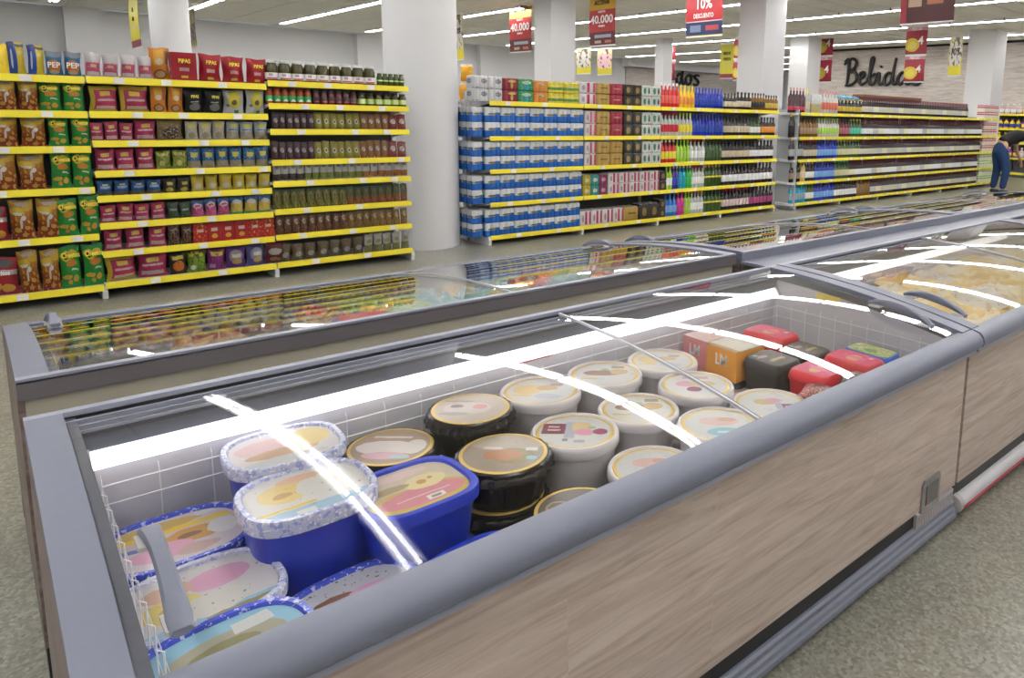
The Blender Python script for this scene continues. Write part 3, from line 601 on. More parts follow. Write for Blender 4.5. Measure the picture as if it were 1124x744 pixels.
run(YL, z[2], 173, 204, 1, 'bag', mb_bro, 'wide brown nut bag', *SB, pm[2], h=.175)
run(YL, z[2], 204, 249, 3, 'bag', mb_bei, 'beige nut bag with yellow tab', *SB, pm[2], h=.17)
run(YL, z[2], 249, 296, 3, 'bag', mb_lbl, 'pale blue nut bag', *SB, pm[2], h=.175)
run(YL, z[3], 105, 172, 3, 'bag', mb_mag, 'magenta bag', *SB, pm[3], h=.18)
run(YL, z[3], 172, 208, 2, 'bag', mb_grn, 'lime green nut bag', *SB, pm[3], h=.16)
run(YL, z[3], 207, 297, 6, 'bag', mb_blu, 'blue nut bag with yellow mark', *SB, pm[3], h=.185)
run(YL, z[4], 106, 179, 4, 'bag', mb_sbl, 'small blue bag', *SB, pm[4], h=.125)
run(YL, z[4], 179, 211, 2, 'bag', mb_dky, 'small black and yellow bag', *SB, pm[4], h=.13)
run(YL, z[4], 211, 299, 6, 'bag', mb_yel, 'yellow bag with round picture', *SB, pm[4], h=.145)
run(YL, z[5], 110, 184, 4, 'bag', mb_mag, 'small magenta bag', *SB, pm[5], h=.15)
run(YL, z[5], 185, 211, 2, 'bag', mb_dkg, 'dark green bag', *SB, pm[5], h=.14)
run(YL, z[5], 211, 254, 3, 'bag', mb_pkb, 'pink and blue bag', *SB, pm[5], h=.155)
run(YL, z[5], 254, 300, 3, 'bag', mb_ybb, 'yellow and blue bag', *SB, pm[5], h=.155)
run(YL, z[6], 113, 186, 3, 'bag', mb_mag, 'large magenta bag', *SB, pm[6], h=.185)
run(YL, z[6], 186, 213, 2, 'bag', mb_dkb, 'dark brown bag', *SB, pm[6], h=.175)
run(YL, z[6], 213, 229, 1, 'box', mb_rdc, 'red carton with scattered chips', 'snack_carton', 'snack', pm[6], h=.185, dep=.06)
run(YL, z[6], 229, 274, 3, 'box', mb_rdb, 'red carton with one yellow biscuit', 'snack_carton', 'snack', pm[6], h=.19, dep=.06)
run(YL, z[6], 274, 303, 2, 'box', mb_rdc, 'red carton with yellow chips', 'snack_carton', 'snack', pm[6], h=.19, dep=.06)
run(YL, z[7], 117, 153, 1, 'bag', mb_magy, 'big magenta bag with yellow edge', *SB, pm[7], h=.215)
run(YL, z[7], 153, 187, 1, 'bag', mb_mag, 'big magenta bag', *SB, pm[7], h=.205)
run(YL, z[7], 187, 208, 1, 'bag', mb_orb, 'black and orange bag', *SB, pm[7], h=.19)
run(YL, z[7], 207, 229, 1, 'bag', mb_lim, 'lime green snack bag', *SB, pm[7], h=.195)
run(YL, z[7], 229, 250, 1, 'bag', mb_pur, 'purple snack bag', *SB, pm[7], h=.19)
run(YL, z[7], 249, 273, 1, 'bag', mb_vio, 'violet bag with white lettering', *SB, pm[7], h=.205)
run(YL, z[7], 272, 294, 1, 'bag', mb_vib, 'blue violet bag with white lettering', *SB, pm[7], h=.2)
run(YL, z[7], 293, 315, 1, 'bag', mb_mar, 'maroon snack bag', *SB, pm[7], h=.2, slump=.2)
z = L3
pr = ['%s shelf down, right snack bay' % q for q in ('top', 'second', 'third', 'fourth', 'fifth', 'sixth', 'seventh', 'bottom')]
def jars(Y, zt, px0, px1, n, r, h, body, lab, lid, desc, place, labz=(.2, .55)):
    x0, x1 = sx(px0, Y, zt+.05), sx(px1, Y, zt+.05); W = (x1-x0)/n; r = min(r, W*.485)
    bm_ = lathe([(r*.9, 0), (r, .01), (r, h*.7), (r*.8, h*.84), (r*.72, h*.88), (r*.72, h*.9)], 14).mesh('jar', body, True)
    ll = lathe([(r*1.015, h*labz[0]), (r*1.015, h*labz[1])], 14).mesh('label', lab, True)
    ld = lathe([(r*.8, h*.87), (r*.82, h*.885), (r*.82, h*.985), (r*.76, h)], 14).mesh('lid', lid, True)
    for i in range(n):
        t = thing('jar', '%s, %s in run, %s' % (desc, nth(i), place), 'jar', (x0+(i+.5)*W, Y+.05+r, zt-.0115), 0, 'jars in the right snack bay', me=bm_)
        ob('label', ll, t); ob('lid', ld, t)
olive = mat('olive_glass', (.05, .042, .008), .15); redg = mat('red_sauce', (.35, .06, .015), .2); purp = mat('dark_preserve', (.10, .015, .02), .15); grn2 = mat('gherkin_glass', (.05, .07, .015), .15)
lidw = mat('lid_white', (.75, .75, .74), .4); lidr = mat('lid_red', (.3, .04, .02), .35); lidk = mat('lid_dark', (.06, .05, .05), .35)
lw = P('jar_label_white', (.78, .77, .78), [('r', .2, .1, .8, .16, (.5, .1, .1)), ('r', .3, .2, .5, .3, (.4, .35, .4))])
lg = P('jar_label_green', (.04, .36, .10), [('e', .5, .1, .2, .1, (.75, .75, .72))]); lr = P('jar_label_dark', (.08, .04, .05), [('e', .5, .12, .25, .05, (.55, .08, .08))]); ll_ = P('jar_label_lime', (.38, .58, .06), [('r', .3, 0, .7, .3, (.65, .72, .4))])
jars(YL, z[0], 294, 416, 9, .06, .195, olive, lw, lidw, 'tall dark olive jar with white label', pr[0], (.12, .42))
jars(YL, z[0], 417, 447, 5, .03, .13, grn2, ll_, grn2, 'small olive jar with green band', pr[0], (.4, .5))
jars(YL, z[1], 294, 345, 6, .04, .145, redg, lg, lidr, 'small jar with green label', pr[1])
jars(YL, z[1], 346, 395, 6, .04, .145, purp, lr, lidk, 'small jar with dark red label', pr[1])
jars(YL, z[1], 396, 450, 6, .04, .135, olive, ll_, lidk, 'small jar with lime label', pr[1])
PO = ('olive_pouch', 'olives')
for s in (2, 3):
    hh = .165 if s == 2 else .175
    run(YL, z[s], 300, 348, 6, 'pouch', mp_dk, 'dark purple olive pouch', *PO, pr[s], h=hh, slump=-.1)
    run(YL, z[s], 348, 398, 6, 'pouch', mp_ye, 'yellow green olive pouch', *PO, pr[s], h=hh, slump=-.1)
    run(YL, z[s], 398, 429, 4, 'pouch', mp_or, 'orange olive pouch', *PO, pr[s], h=hh, slump=-.1)
    run(YL, z[s], 429, 449, 2, 'pouch', mp_re, 'dark red olive pouch', *PO, pr[s], h=hh, slump=-.1)
run(YL, z[4], 301, 336, 4, 'pouch', mp_w1, 'white-topped pouch of black olives', *PO, pr[4], h=.18)
run(YL, z[4], 336, 400, 8, 'pouch', mp_w2, 'white-topped pouch of green olives', *PO, pr[4], h=.18)
run(YL, z[4], 400, 450, 6, 'pouch', mp_w3, 'white-topped pouch with orange band', *PO, pr[4], h=.18)
run(YL, z[5], 302, 383, 9, 'pouch', mp_g1, 'dark green olive pouch', *PO, pr[5], h=.19, slump=-.08)
run(YL, z[5], 383, 450, 8, 'pouch', mp_g2, 'green and red olive pouch', *PO, pr[5], h=.185, slump=-.08)
run(YL, z[6], 304, 384, 9, 'pouch', mp_b1, 'reddish brown spice pouch', 'spice_pouch', 'spices', pr[6], h=.175, slump=-.08)
run(YL, z[6], 384, 450, 8, 'pouch', mp_b2, 'golden spice pouch', 'spice_pouch', 'spices', pr[6], h=.17, slump=-.08)
run(YL, z[7], 308, 402, 7, 'bag', mp_k1, 'brown legume bag', 'legume_bag', 'legumes', pr[7], h=.17)
run(YL, z[7], 402, 452, 5, 'bag', mp_k2, 'white and green seed bag', 'seed_bag', 'seeds', pr[7], h=.19)

# ------------------------------------------------------------------ drinks gondolas
YG, YH = 7.40, 7.30
D5 = [1.69, 1.285, .90, .51, .118]
XB = [4.39, 5.76, 7.12, 8.48, 9.85]
for i in range(4):
    bay('gondola_shelf', '%s bay of the middle drinks gondola with yellow price strips' % ['leftmost, can-filled', 'second, boxed-drink', 'third, spirits', 'rightmost, wine'][i], XB[i], XB[i+1], YG, D5, last=(i == 3), tagstep=.5)
XC = [10.32+1.385*i for i in range(7)]
D6 = [1.675, 1.26, .875, .49, .122]
for i in range(6):
    bay('gondola_shelf', '%s bay from the left of the far wine gondola' % nth(i), XC[i], XC[i+1], YH, D6, last=(i == 5), tagstep=.45)
# the back side of the middle gondola and its open end
bk = thing('gondola_shelf', 'rear side of the middle drinks gondola holding orange and yellow bags', 'shelving', (4.39, 7.885, 0))
ob('upright', MB().box(-.03, .03, 0, .05, 0, 1.8).mesh('upright', SHW), bk)
ob('back_panel', MB().box(0, 5.4, -.02, 0, 0, 1.72).mesh('back_panel', SHB), bk)
for zz in D5:
    ob('shelf', MB().box(-.02, 5.44, .05, .45, -.03, -.012).box(-.02, 5.44, .45, .455, -.05, 0).mesh('shelf', SHW), bk, (0, 0, zz))
ob('end_guard', MB().tube([(-.03, .06, .12), (-.03, .06, 1.7)], .02, 6).tube([(-.03, .42, .12), (-.03, .42, 1.7)], .02, 6).mesh('end_guard', SHW), bk)
ob('foot', MB().box(-.02, .02, 0, .45, 0, .11).mesh('foot', SHW), bk)
b_or = P('orange_pasta_bag', (.88, .42, .02), [('r', 0, .85, 1, 1, (.8, .75, .6)), ('n', 5, .6, (.9, .6, .05))], film=.5)
b_rd = P('red_orange_bag', (.35, .03, .02), [('r', 0, 0, 1, .5, (.75, .12, .02))], film=.5)
b_yl = P('gold_pasta_bag', (.75, .48, .03), [('n', 5, .56, (.85, .62, .08))], film=.5); b_gr = P('green_pasta_bag', (.1, .2, .06), [('n', 5, .5, (.4, .42, .1))], film=.5)
for k, (zz, m, n, h, dsc) in enumerate([(1.69, b_or, 3, .24, 'orange bag'), (1.285, b_rd, 2, .28, 'red and orange bag'), (.90, b_yl, 2, .28, 'gold bag'), (.51, b_yl, 2, .28, 'gold bag'), (.118, b_gr, 2, .26, 'green bag')]):
    me = bag_mesh('rear_bag', .2, h, .1, m)
    for i in range(n):
        thing('pasta_bag', '%s, %s in from open end, %s shelf down, can gondola rear' % (dsc, nth(i), nth(k)), 'bag', (4.50+.02*i, 8.0+.125*i, zz-.0115), -math.pi/2, 'bags behind the can packs', me=me)
for i in range(2):
    thing('pasta_bag', 'orange bag lying on top of the orange bags, %s one' % ('left' if i else 'right'), 'bag', (4.45+.09*i, 8.02+.14*i, 1.69+.23), -math.pi/2+.3, 'bags behind the can packs', me=bag_mesh('rear_bag', .19, .2, .1, b_or))

def packs(Y, zt, px0, px1, n, m, desc, place, h, layers=1, depth=.2, rows=1, name='can_pack', cat='drinks', cols=3, lit=None):
    x0, x1 = sx(px0, Y, zt+.1), sx(px1, Y, zt+.1); W = (x1-x0)/n
    me = pack_mesh('can_pack', W*.985, h*.985, depth*.98, [m, CAN], cols)
    for l in range(layers):
        for j in range(rows):
            for i in range(n):
                lab = '%s, %s from left%s%s, %s' % (desc, nth(i), ('' if layers == 1 else [', lower layer', ', upper layer'][l]), ('' if rows == 1 else [' front', ' behind'][j]), place)
                thing(name, lab, cat, (x0+(i+.5)*W, Y+.02+depth*(j+.5), zt-.0115+l*h), 0, 'shrink-wrapped drink packs', me=me)
def sixpk(n, a, b, *s): return P(n, a, s or [], warp=.02, film=.7)
TONE = .8
cb = P('beer_blue', (.66, .68, .70), [('r', 0, 0, 1, .46, (.01, .13, .52)), ('e', .8, .46, .35, .2, (.01, .13, .52)), ('e', .45, .55, .3, .09, (.35, .28, .12)), ('r', .25, .53, .7, .6, (.12, .12, .14))], film=.7, warp=.02)
cw = P('can_white', (.68, .68, .70), [('e', .68, .6, .22, .2, (.2, .2, .24)), ('r', .1, .05, .3, .14, (.35, .35, .38)), ('n', 9, .62, (.55, .55, .58))], film=.7)
cr = P('can_maroon', (.24, .01, .03), [('e', .6, .75, .25, .12, (.6, .45, .1)), ('e', .6, .4, .1, .25, (.5, .35, .1))], film=.7)
cg = P('can_green', (.02, .26, .10), [('e', .55, .7, .28, .15, (.55, .65, .6)), ('e', .5, .3, .2, .2, (.02, .3, .45)), ('n', 8, .6, (.2, .45, .15))], film=.7)
co = P('can_orange', (.80, .22, .03), [('e', .55, .75, .3, .12, (.75, .45, .35)), ('n', 7, .56, (.15, .4, .06))], film=.7)
cy = P('can_yellow', (.78, .62, .04), [('r', 0, .25, 1, .5, (.08, .28, .06)), ('n', 8, .58, (.25, .4, .05)), ('e', .5, .6, .3, .12, (.75, .68, .2))], film=.7)
cwr = P('can_white_red', (.70, .66, .68), [('r', .45, .1, .62, .95, (.5, .03, .1)), ('r', .8, .1, .95, .95, (.5, .03, .1)), ('e', .25, .5, .1, .25, (.35, .3, .35))], film=.7)
cgo = P('can_gold', (.46, .29, .06), [('r', .3, .5, .8, .6, (.12, .06, .02)), ('r', 0, 0, 1, .1, (.35, .2, .05))], film=.7)
cda = P('can_dark_red', (.34, .01, .04), [('r', .3, .5, .8, .58, (.6, .4, .2)), ('n', 7, .64, (.5, .06, .1))], film=.7)
cbk = P('can_black', (.025, .022, .018), [('e', .5, .5, .22, .28, (.30, .20, .06)), ('n', 9, .64, (.2, .14, .05))], film=.7)
cwg = P('can_white_green', (.66, .68, .68), [('e', .3, .5, .16, .3, (.04, .2, .1)), ('e', .72, .5, .1, .3, (.05, .05, .05)), ('n', 8, .62, (.1, .4, .2))], film=.7)
cte = P('can_teal', (.03, .28, .28), [('e', .5, .5, .25, .2, (.6, .6, .55))], film=.7)
cpu = P('can_plum', (.22, .03, .10), [('e', .5, .5, .25, .2, (.55, .35, .4))], film=.7)
cga = P('can_olive', (.45, .36, .04), [('e', .5, .5, .25, .2, (.6, .55, .3))], film=.7)
pd = ['%s shelf down' % q for q in ('top', 'second', 'third', 'fourth', 'bottom')]
z = D5
for s in (1, 2, 3, 4):
    hh = [0, .172, .165, .165, .16][s]
    packs(YG, z[s], 534, [0, 642, 642, 640, 638][s], 7, cb, 'blue and white can pack', pd[s]+', middle gondola', hh, 2, .2, 2)
    x0 = sx(534, YG, z[s]+.1); me = pack_mesh('can_pack', .2, hh*.985, .14, [cb, CAN], 3)
    for l in range(2):
        for j in range(3):
            thing('can_pack', 'blue and white can pack at the open end, %s in, %s layer, %s' % (nth(j), ['lower', 'upper'][l], pd[s]), 'drinks', (x0-.012-.075, YG+.11+j*.13+.04*0, z[s]-.0115+l*hh), -math.pi/2, 'shrink-wrapped drink packs', me=bpy.data.meshes.get('endpack%d' % s) or pack_mesh('endpack%d' % s, .125, hh*.985, .14, [cb, CAN], 2))
packs(YG, z[0], 522, 553, 2, cw, 'white can pack', 'top shelf, middle gondola', .145, 2, .2, 1)
packs(YG, z[0], 553, 570, 1, cr, 'maroon can pack', 'top shelf', .14, 2)
packs(YG, z[0], 570, 587, 1, cg, 'green can pack', 'top shelf', .14, 2)
packs(YG, z[0], 587, 603, 1, co, 'orange can pack', 'top shelf', .135, 2)
packs(YG, z[0], 603, 637, 2, cy, 'yellow and green can pack', 'top shelf', .135, 2)
hb = [.145, .165, .16, .155]
for s in (0, 1, 2):
    q = pd[s]+', middle gondola'
    packs(YG, z[s], 643 if s else 637, 656, 1, cwr, 'white and red can pack', q, hb[s], 2)
    packs(YG, z[s], 656, 671, 1, cgo, 'gold can pack', q, hb[s], 2)
    packs(YG, z[s], 671, 685, 1, cda if s < 2 else cgo, 'dark red can pack' if s < 2 else 'second gold can pack', q, hb[s], 2)
    packs(YG, z[s], 686, 706, 2, cbk, 'black can pack', q, hb[s], 2, cols=2)
    packs(YG, z[s], 706, 727, 2, cwg, 'white and green can pack', q, hb[s], 2, cols=2)
q = 'fourth shelf down'
for a, b_, m, dsc in ((641, 650, cga, 'olive'), (650, 659, cte, 'teal'), (659, 668, cpu, 'plum')): packs(YG, z[3], a, b_, 1, m, dsc+' can pack', q, .14, 2, cols=2)
packs(YG, z[3], 669, 725, 5, cwr, 'white and red can pack', q, .145, 2, cols=2)
packs(YG, z[4], 638, 686, 4, cwr, 'white and red can pack', 'bottom shelf', .2, 1, cols=2)
packs(YG, z[4], 686, 702, 1, cgo, 'gold can pack', 'bottom shelf', .2, 1)
packs(YG, z[4], 703, 725, 2, cbk, 'black can pack', 'bottom shelf', .22, 1, cols=2)

TONE = 1.
BT = {}
def bottle_mesh(r, h, body, lab, cap, shoulder=.62, neck=.36, l0=.18, l1=.5, n=9):
    k = (round(r, 3), round(h, 3), body.name, lab.name, cap.name)
    if k in BT: return BT[k]
    pr_ = [(r*.92, 0), (r, h*.02), (r, h*l0), (r*1.01, h*l0+.001), (r*1.01, h*l1), (r, h*l1+.001), (r, h*shoulder), (r*.72, h*(shoulder+.07)), (r*neck, h*(shoulder+.15)), (r*neck, h*.88), (r*neck*1.15, h*.885), (r*neck*1.15, h)]
    BT[k] = lathe(pr_, n, [0, 0, 0, 1, 0, 0, 0, 0, 0, 2, 2]).mesh('bottle', [body, lab, cap], True); return BT[k]
def bm(n, c, rough=.12): return mat('bottle_'+n, c, rough)
def bottles(Y, zt, px0, px1, n, body, lab, cap, desc, place, h=.29, rows=1, grp='bottles on the drinks gondolas', shoulder=.62, l0=.18, l1=.5):
    h *= 1.16; x0, x1 = sx(px0, Y, zt+.1), sx(px1, Y, zt+.1); W = (x1-x0)/n; r = min(.052, W*.49)
    me = bottle_mesh(r, h, bm(*body), mat('label_'+lab[0], lab[1], .5), mat('cap_'+cap[0], cap[1], .4), shoulder, .36, l0, l1)
    for j in range(rows):
        for i in range(n):
            thing('bottle', '%s bottle, %s in run%s, %s' % (desc, nth(i), '' if rows == 1 else [', front row', ', back row'][j], place), 'bottle', (x0+(i+.5)*W, Y+.04+r+j*2.1*r, zt-.0115), 0, grp, me=me)
clr = ('clear', (.50, .53, .50)); red = ('red', (.60, .03, .03)); yl = ('yellow', (.85, .55, .02)); blu = ('blue', (.01, .03, .40)); dk = ('dark', (.015, .012, .012)); gr = ('green', (.05, .10, .03)); lime = ('lime', (.35, .60, .04)); amb = ('amber', (.22, .10, .01)); wine = ('wine', (.018, .01, .014)); cy_ = ('cyan', (.02, .35, .50)); mg = ('magenta', (.55, .03, .25))
Wh = ('white', (.90, .90, .92)); Cr = ('cream', (.66, .56, .42)); Rd = ('red', (.55, .02, .04)); Bk = ('black', (.02, .02, .02)); Gd = ('gold', (.62, .45, .08)); Bl = ('blue', (.02, .06, .42)); Yl = ('yellow', (.80, .68, .05)); Mi = ('mint', (.10, .55, .40)); Or = ('orange', (.75, .30, .05))
def G2b(s, *a, **k): bottles(YG, z[s], *a, pd[s]+', middle gondola', **k)
G2b(0, 728, 749, 5, red, ('pinkred', (.75, .12, .1)), Wh, 'red', h=.30); G2b(0, 749, 766, 4, yl, Or, Yl, 'yellow', h=.28); G2b(0, 766, 797, 9, blu, Bl, Bl, 'blue', h=.27)
G2b(0, 798, 812, 4, dk, Cr, Bk, 'dark cream-labelled', h=.22); G2b(0, 812, 828, 4, dk, Cr, Bk, 'dark wide-labelled', h=.24); G2b(0, 828, 843, 5, amb, Bk, Bk, 'brown', h=.24); G2b(0, 843, 857, 5, amb, Gd, Bk, 'amber', h=.22)
G2b(1, 728, 748, 5, clr, Rd, Rd, 'clear red-labelled'); G2b(1, 748, 763, 4, clr, Yl, lime and ('lime', (.35, .6, .04)), 'clear yellow-labelled'); G2b(1, 763, 797, 10, blu, Bl, Bl, 'blue')
G2b(1, 797, 826, 8, dk, Cr, Bk, 'dark cream-labelled', h=.27); G2b(1, 826, 838, 3, gr, Wh, Bk, 'green white-labelled', h=.25); G2b(1, 838, 854, 5, dk, Or, Bk, 'dark orange-labelled', h=.26)
G2b(2, 728, 745, 4, red, Yl, Wh, 'red yellow-labelled'); G2b(2, 745, 760, 4, lime, ('lime', (.4, .62, .1)), lime, 'lime'); G2b(2, 760, 777, 4, clr, Wh, Rd, 'clear white-labelled'); G2b(2, 777, 795, 5, gr, gr, Bk, 'green unlabelled')
G2b(2, 795, 826, 8, dk, Cr, Bk, 'dark cream-labelled', h=.27); G2b(2, 826, 852, 7, wine, Wh, Bk, 'wine', h=.27)
packs(YG, z[3], 725, 733, 1, cbk, 'small black pack', 'fourth shelf down', .14, 2, cols=1)
G2b(3, 733, 741, 2, lime, Wh, lime, 'lime white-labelled', h=.3); G2b(3, 741, 748, 2, ('indigo', (.06, .03, .28)), Bl, Wh, 'indigo', h=.3); G2b(3, 748, 756, 2, cy_, cy_, Wh, 'cyan', h=.3); G2b(3, 756, 762, 2, ('leaf', (.05, .45, .06)), ('leaf', (.05, .45, .06)), Wh, 'leaf green', h=.3)
G2b(3, 762, 776, 4, clr, Wh, Rd, 'clear white-labelled'); G2b(3, 776, 795, 5, gr, Yl, Gd, 'green yellow-labelled', l0=.42, l1=.5); G2b(3, 795, 851, 14, wine, Wh, Bk, 'wine white-labelled')
packs(YG, z[4], 725, 732, 1, cbk, 'small black pack', 'bottom shelf', .13, 2, cols=1)
G2b(4, 732, 746, 3, ('sky', (.03, .18, .6)), ('sky', (.2, .4, .75)), Bl, 'sky blue', h=.28); G2b(4, 746, 754, 2, mg, mg, mg, 'magenta', h=.3); G2b(4, 754, 761, 2, lime, lime, lime, 'lime', h=.3)
G2b(4, 761, 775, 4, clr, Wh, Or, 'clear orange-capped'); G2b(4, 775, 795, 5, gr, Yl, gr, 'green yellow-labelled', l0=.42, l1=.5); G2b(4, 795, 825, 8, wine, ('whitered', (.7, .55, .55)), Rd, 'wine red-capped'); G2b(4, 825, 851, 7, wine, ('plum', (.4, .06, .2)), Bk, 'wine plum-labelled')

z6 = D6
def G3b(s, *a, **k): bottles(YH, z6[s], *a, pd[s]+', far gondola', **k)
G3b(0, 870, 887, 5, ('ruby', (.06, .01, .015)), ('rubypink', (.6, .04, .12)), ('rose', (.6, .3, .3)), 'dark ruby', h=.36, l0=.1, l1=.25); G3b(0, 887, 892, 2, clr, Cr, Yl, 'clear yellow-capped', h=.34)
packs(YH, z6[0], 892, 903, 2, P('box_floral', (.6, .6, .6), [('r', 0, 0, 1, .5, (.5, .42, .2)), ('n', 9, .6, (.3, .3, .4))]), 'pale floral drink carton', 'top shelf, far gondola', .33, 1, cols=1, name='drink_carton')
G3b(0, 903, 923, 6, ('pale', (.6, .58, .55)), ('rosered', (.6, .15, .1)), ('pinkcap', (.7, .25, .3)), 'pale pink-labelled', h=.34); G3b(0, 923, 950, 7, dk, Gd, Gd, 'dark gold-capped', h=.25)

G3b(1, 870, 881, 4, dk, dk, Gd, 'black gold-capped', h=.34); G3b(1, 881, 901, 6, amb, ('tan', (.35, .25, .16)), Bk, 'brown tan-labelled'); G3b(1, 901, 924, 8, ('pale', (.6, .58, .55)), lime, lime, 'pale lime-labelled'); G3b(1, 924, 936, 4, ('maroon', (.10, .02, .02)), ('pinkband', (.4, .1, .15)), Bk, 'maroon'); G3b(1, 936, 949, 4, gr, Mi, Gd, 'green mint-labelled')
G3b(2, 870, 885, 5, dk, ('silver', (.4, .42, .45)), Gd, 'black silver-labelled', h=.32); G3b(2, 885, 900, 5, dk, Cr, Rd, 'black red-capped'); G3b(2, 900, 922, 7, blu, ('sky', (.2, .4, .75)), Bl, 'blue'); G3b(2, 922, 947, 8, gr, ('cream2', (.66, .62, .4)), Gd, 'green cream-labelled')
G3b(3, 870, 881, 5, dk, ('tan', (.35, .25, .16)), Bk, 'black tan-labelled'); G3b(3, 881, 887, 2, ('butter', (.6, .45, .15)), Cr, Gd, 'butter yellow', h=.32); G3b(3, 887, 897, 3, dk, Wh, Cr, 'black white-labelled'); G3b(3, 897, 919, 7, blu, ('sky', (.2, .4, .75)), Bl, 'blue'); G3b(3, 919, 935, 5, gr, ('cream2', (.66, .62, .4)), Mi, 'green cream-labelled')
G3b(4, 870, 887, 6, cy_, ('cyanred', (.3, .4, .5)), cy_, 'cyan', h=.30); G3b(4, 887, 896, 3, gr, Wh, lime, 'green lime-capped'); G3b(4, 896, 918, 7, blu, ('sky', (.2, .4, .75)), Bl, 'blue'); G3b(4, 918, 943, 9, wine, Wh, Bk, 'wine white-labelled'); G3b(4, 943, 958, 5, amb, ('brownlab', (.22, .13, .05)), Bk, 'brown')
# beyond the limit of single bottles: the far half of each wine shelf as one mass per shelf
def mass(s, px0, px1, n, lab, lz=(.18, .5)):
    x0, x1 = sx(px0, YH, z6[s]), sx(px1, YH, z6[s]); W = (x1-x0)/n; r = W*.49; h = .325; mb = MB()
    for i in range(n):
        x = x0+(i+.5)*W
        pr_ = [(r*.92, 0), (r, h*.18), (r*1.01, h*.185), (r*1.01, h*.5), (r, h*.505), (r, h*.62), (r*.36, h*.77), (r*.36, h)]
        mb.rings([[(x+q*math.cos(k*math.pi/3), YH+.05+r+q*math.sin(k*math.pi/3), z6[s]-.0115+zz) for k in range(6)] for q, zz in pr_], [0, 0, [1, 1, 3, 1, 4][(i//3*7+s*3) % 5], 0, 0, 0, 2])
    o = ob('wine_bottles', mb.mesh('wine_bottles', [bm(*wine), mat('label_'+lab[0], lab[1], .5), mat('cap_winecap', (.15, .01, .03), .4), mat('label_pale_grey', (.6, .6, .62), .5), mat('label_cream_wine', (.85, .80, .62), .5)], True))
    o['kind'] = 'stuff'; o['label'] = 'distant close-packed wine bottles, %s shelf down, right half of far gondola' % ['top', 'second', 'third', 'fourth', 'bottom'][s]; o['category'] = 'bottles'
for s, (b0, e) in enumerate(((950, 1065), (949, 1080), (947, 1078), (935, 1075), (958, 1074))): mass(s, b0, e, int((e-b0)*.62), Wh if s % 2 else ('whitecream', (.66, .64, .54)))
cartA = P('carton_pink', (.68, .66, .6), [('r', 0, .55, 1, .75, (.45, .08, .16)), ('r', 0, .85, 1, 1, (.5, .1, .2)), ('r', 0, .1, 1, .4, (.7, .66, .45))]); cartB = P('carton_green', (.68, .7, .62), [('r', 0, .55, 1, .72, (.2, .42, .06)), ('r', 0, .88, 1, 1, (.25, .45, .1)), ('r', 0, .1, 1, .4, (.7, .68, .5))])
for s, (a, b_) in enumerate(((1082, 1097), (1081, 1095), (1079, 1094), (1076, 1092), (1075, 1090))):
    packs(YH, z6[s], a, b_, 4, cartA if s < 3 else cartB, 'pink striped carton' if s < 3 else 'green striped carton', pd[s]+', far end', .165, 2, .2, cols=1, name='milk_carton')
for i in range(7):       # cartons lying along the top of the wine shelf
    thing('wine_carton', 'brown topped wine carton on the top wine shelf, %s from the left' % nth(i), 'box', (sx(957+i*9, YH, 1.95), YH+.2, 1.6635+.285), 0, 'cartons on top of the wine bottles', me=bpy.data.meshes.get('wine_carton') or MB().box(-.17, .17, -.12, .12, 0, .1).mesh('wine_carton', P('wine_box', (.05, .025, .02), [('r', 0, .6, 1, 1, (.25, .09, .04))])))
for i in range(3):
    thing('plastic_cup_pack', 'blue pack lying on the gold-capped bottles, %s of three' % nth(i), 'box', (sx(932+i*7, YH, 1.95), YH+.16, 1.6635+.25), .2*i, 'blue packs on the wine shelf', me=bag_mesh('cup_pack', .3, .09, .16, mat('blue_pack', (.1, .35, .6), .4)))
ob_end = thing('gondola_end_panel', 'rounded grey end panel of the far wine gondola', 'shelving', (10.27, 7.3, 0))
ob('panel', MB().prism([(.0, .02), (.42, .02), (.42, 1.72), (.0, 1.72)], -.012, .012, 'X').mesh('panel', mat('grey_end', (.42, .44, .46), .5)), ob_end)
for zz in D6: ob('shelf_end', MB().prism([(-.35*0-.0, 0), (-.06, .02), (-.1, .1), (-.1, .3), (0, .42)], zz-.05, zz-.01, 'Z').mesh('shelf_end', SHW), ob_end)

# wall shelves on the wood wall, seen past the end of the wine gondola
ws = thing('gondola_shelf', 'wall shelving with bright bottles past the end of the wine gondola', 'shelving', (XW-.62, 3.2, 0))
WL = 6.4
ob('back_panel', MB().box(.5, .52, 0, WL, .1, 1.9).mesh('back_panel', SHB), ws)
WZ = [1.84, 1.42, 1.02, .58, .14]
for k in range(6): ob('upright', MB().box(.5, .56, k*WL/5-.02, k*WL/5+.02, 0, 1.95).mesh('upright', SHW), ws)
ob('foot', MB().box(.03, .5, .02, WL-.02, 0, .1).mesh('foot', SHB), ws)
for zz in WZ:
    s_ = ob('shelf', MB().box(0, .5, 0, WL, -.03, -.012).mesh('shelf', SHW), ws, (0, 0, zz))
    ob('price_strip', MB().box(-.006, 0, 0, WL, -.055, 0).mesh('price_strip', YEL), s_)
kinds = [(yl, ('oilyellow', (.8, .65, .1)), Yl, 'golden'), (('pink', (.7, .5, .5)), Wh, Wh, 'pale pink'), (('violet', (.3, .05, .4)), Yl, Wh, 'violet'), (yl, Bl, Bl, 'yellow blue-capped'), (clr, Mi, Mi, 'clear mint-labelled')]
for s, zz in enumerate(WZ[:4]):
    for i in range(13):
        y = 7.1+i*.17; kd = kinds[(i//6+s*2) % 5]
        me = bottle_mesh(.068, .30, bm(*kd[0]), mat('label_'+kd[1][0], kd[1][1], .5), mat('cap_'+kd[2][0], kd[2][1], .4))
        thing('bottle', '%s bottle on the %s wall shelf, %s from the right' % (kd[3], ['top', 'second', 'third', 'fourth'][s], nth(i)), 'bottle', (XW-.54, y, zz-.0115), 0, 'bottles on the wall shelving', me=me)

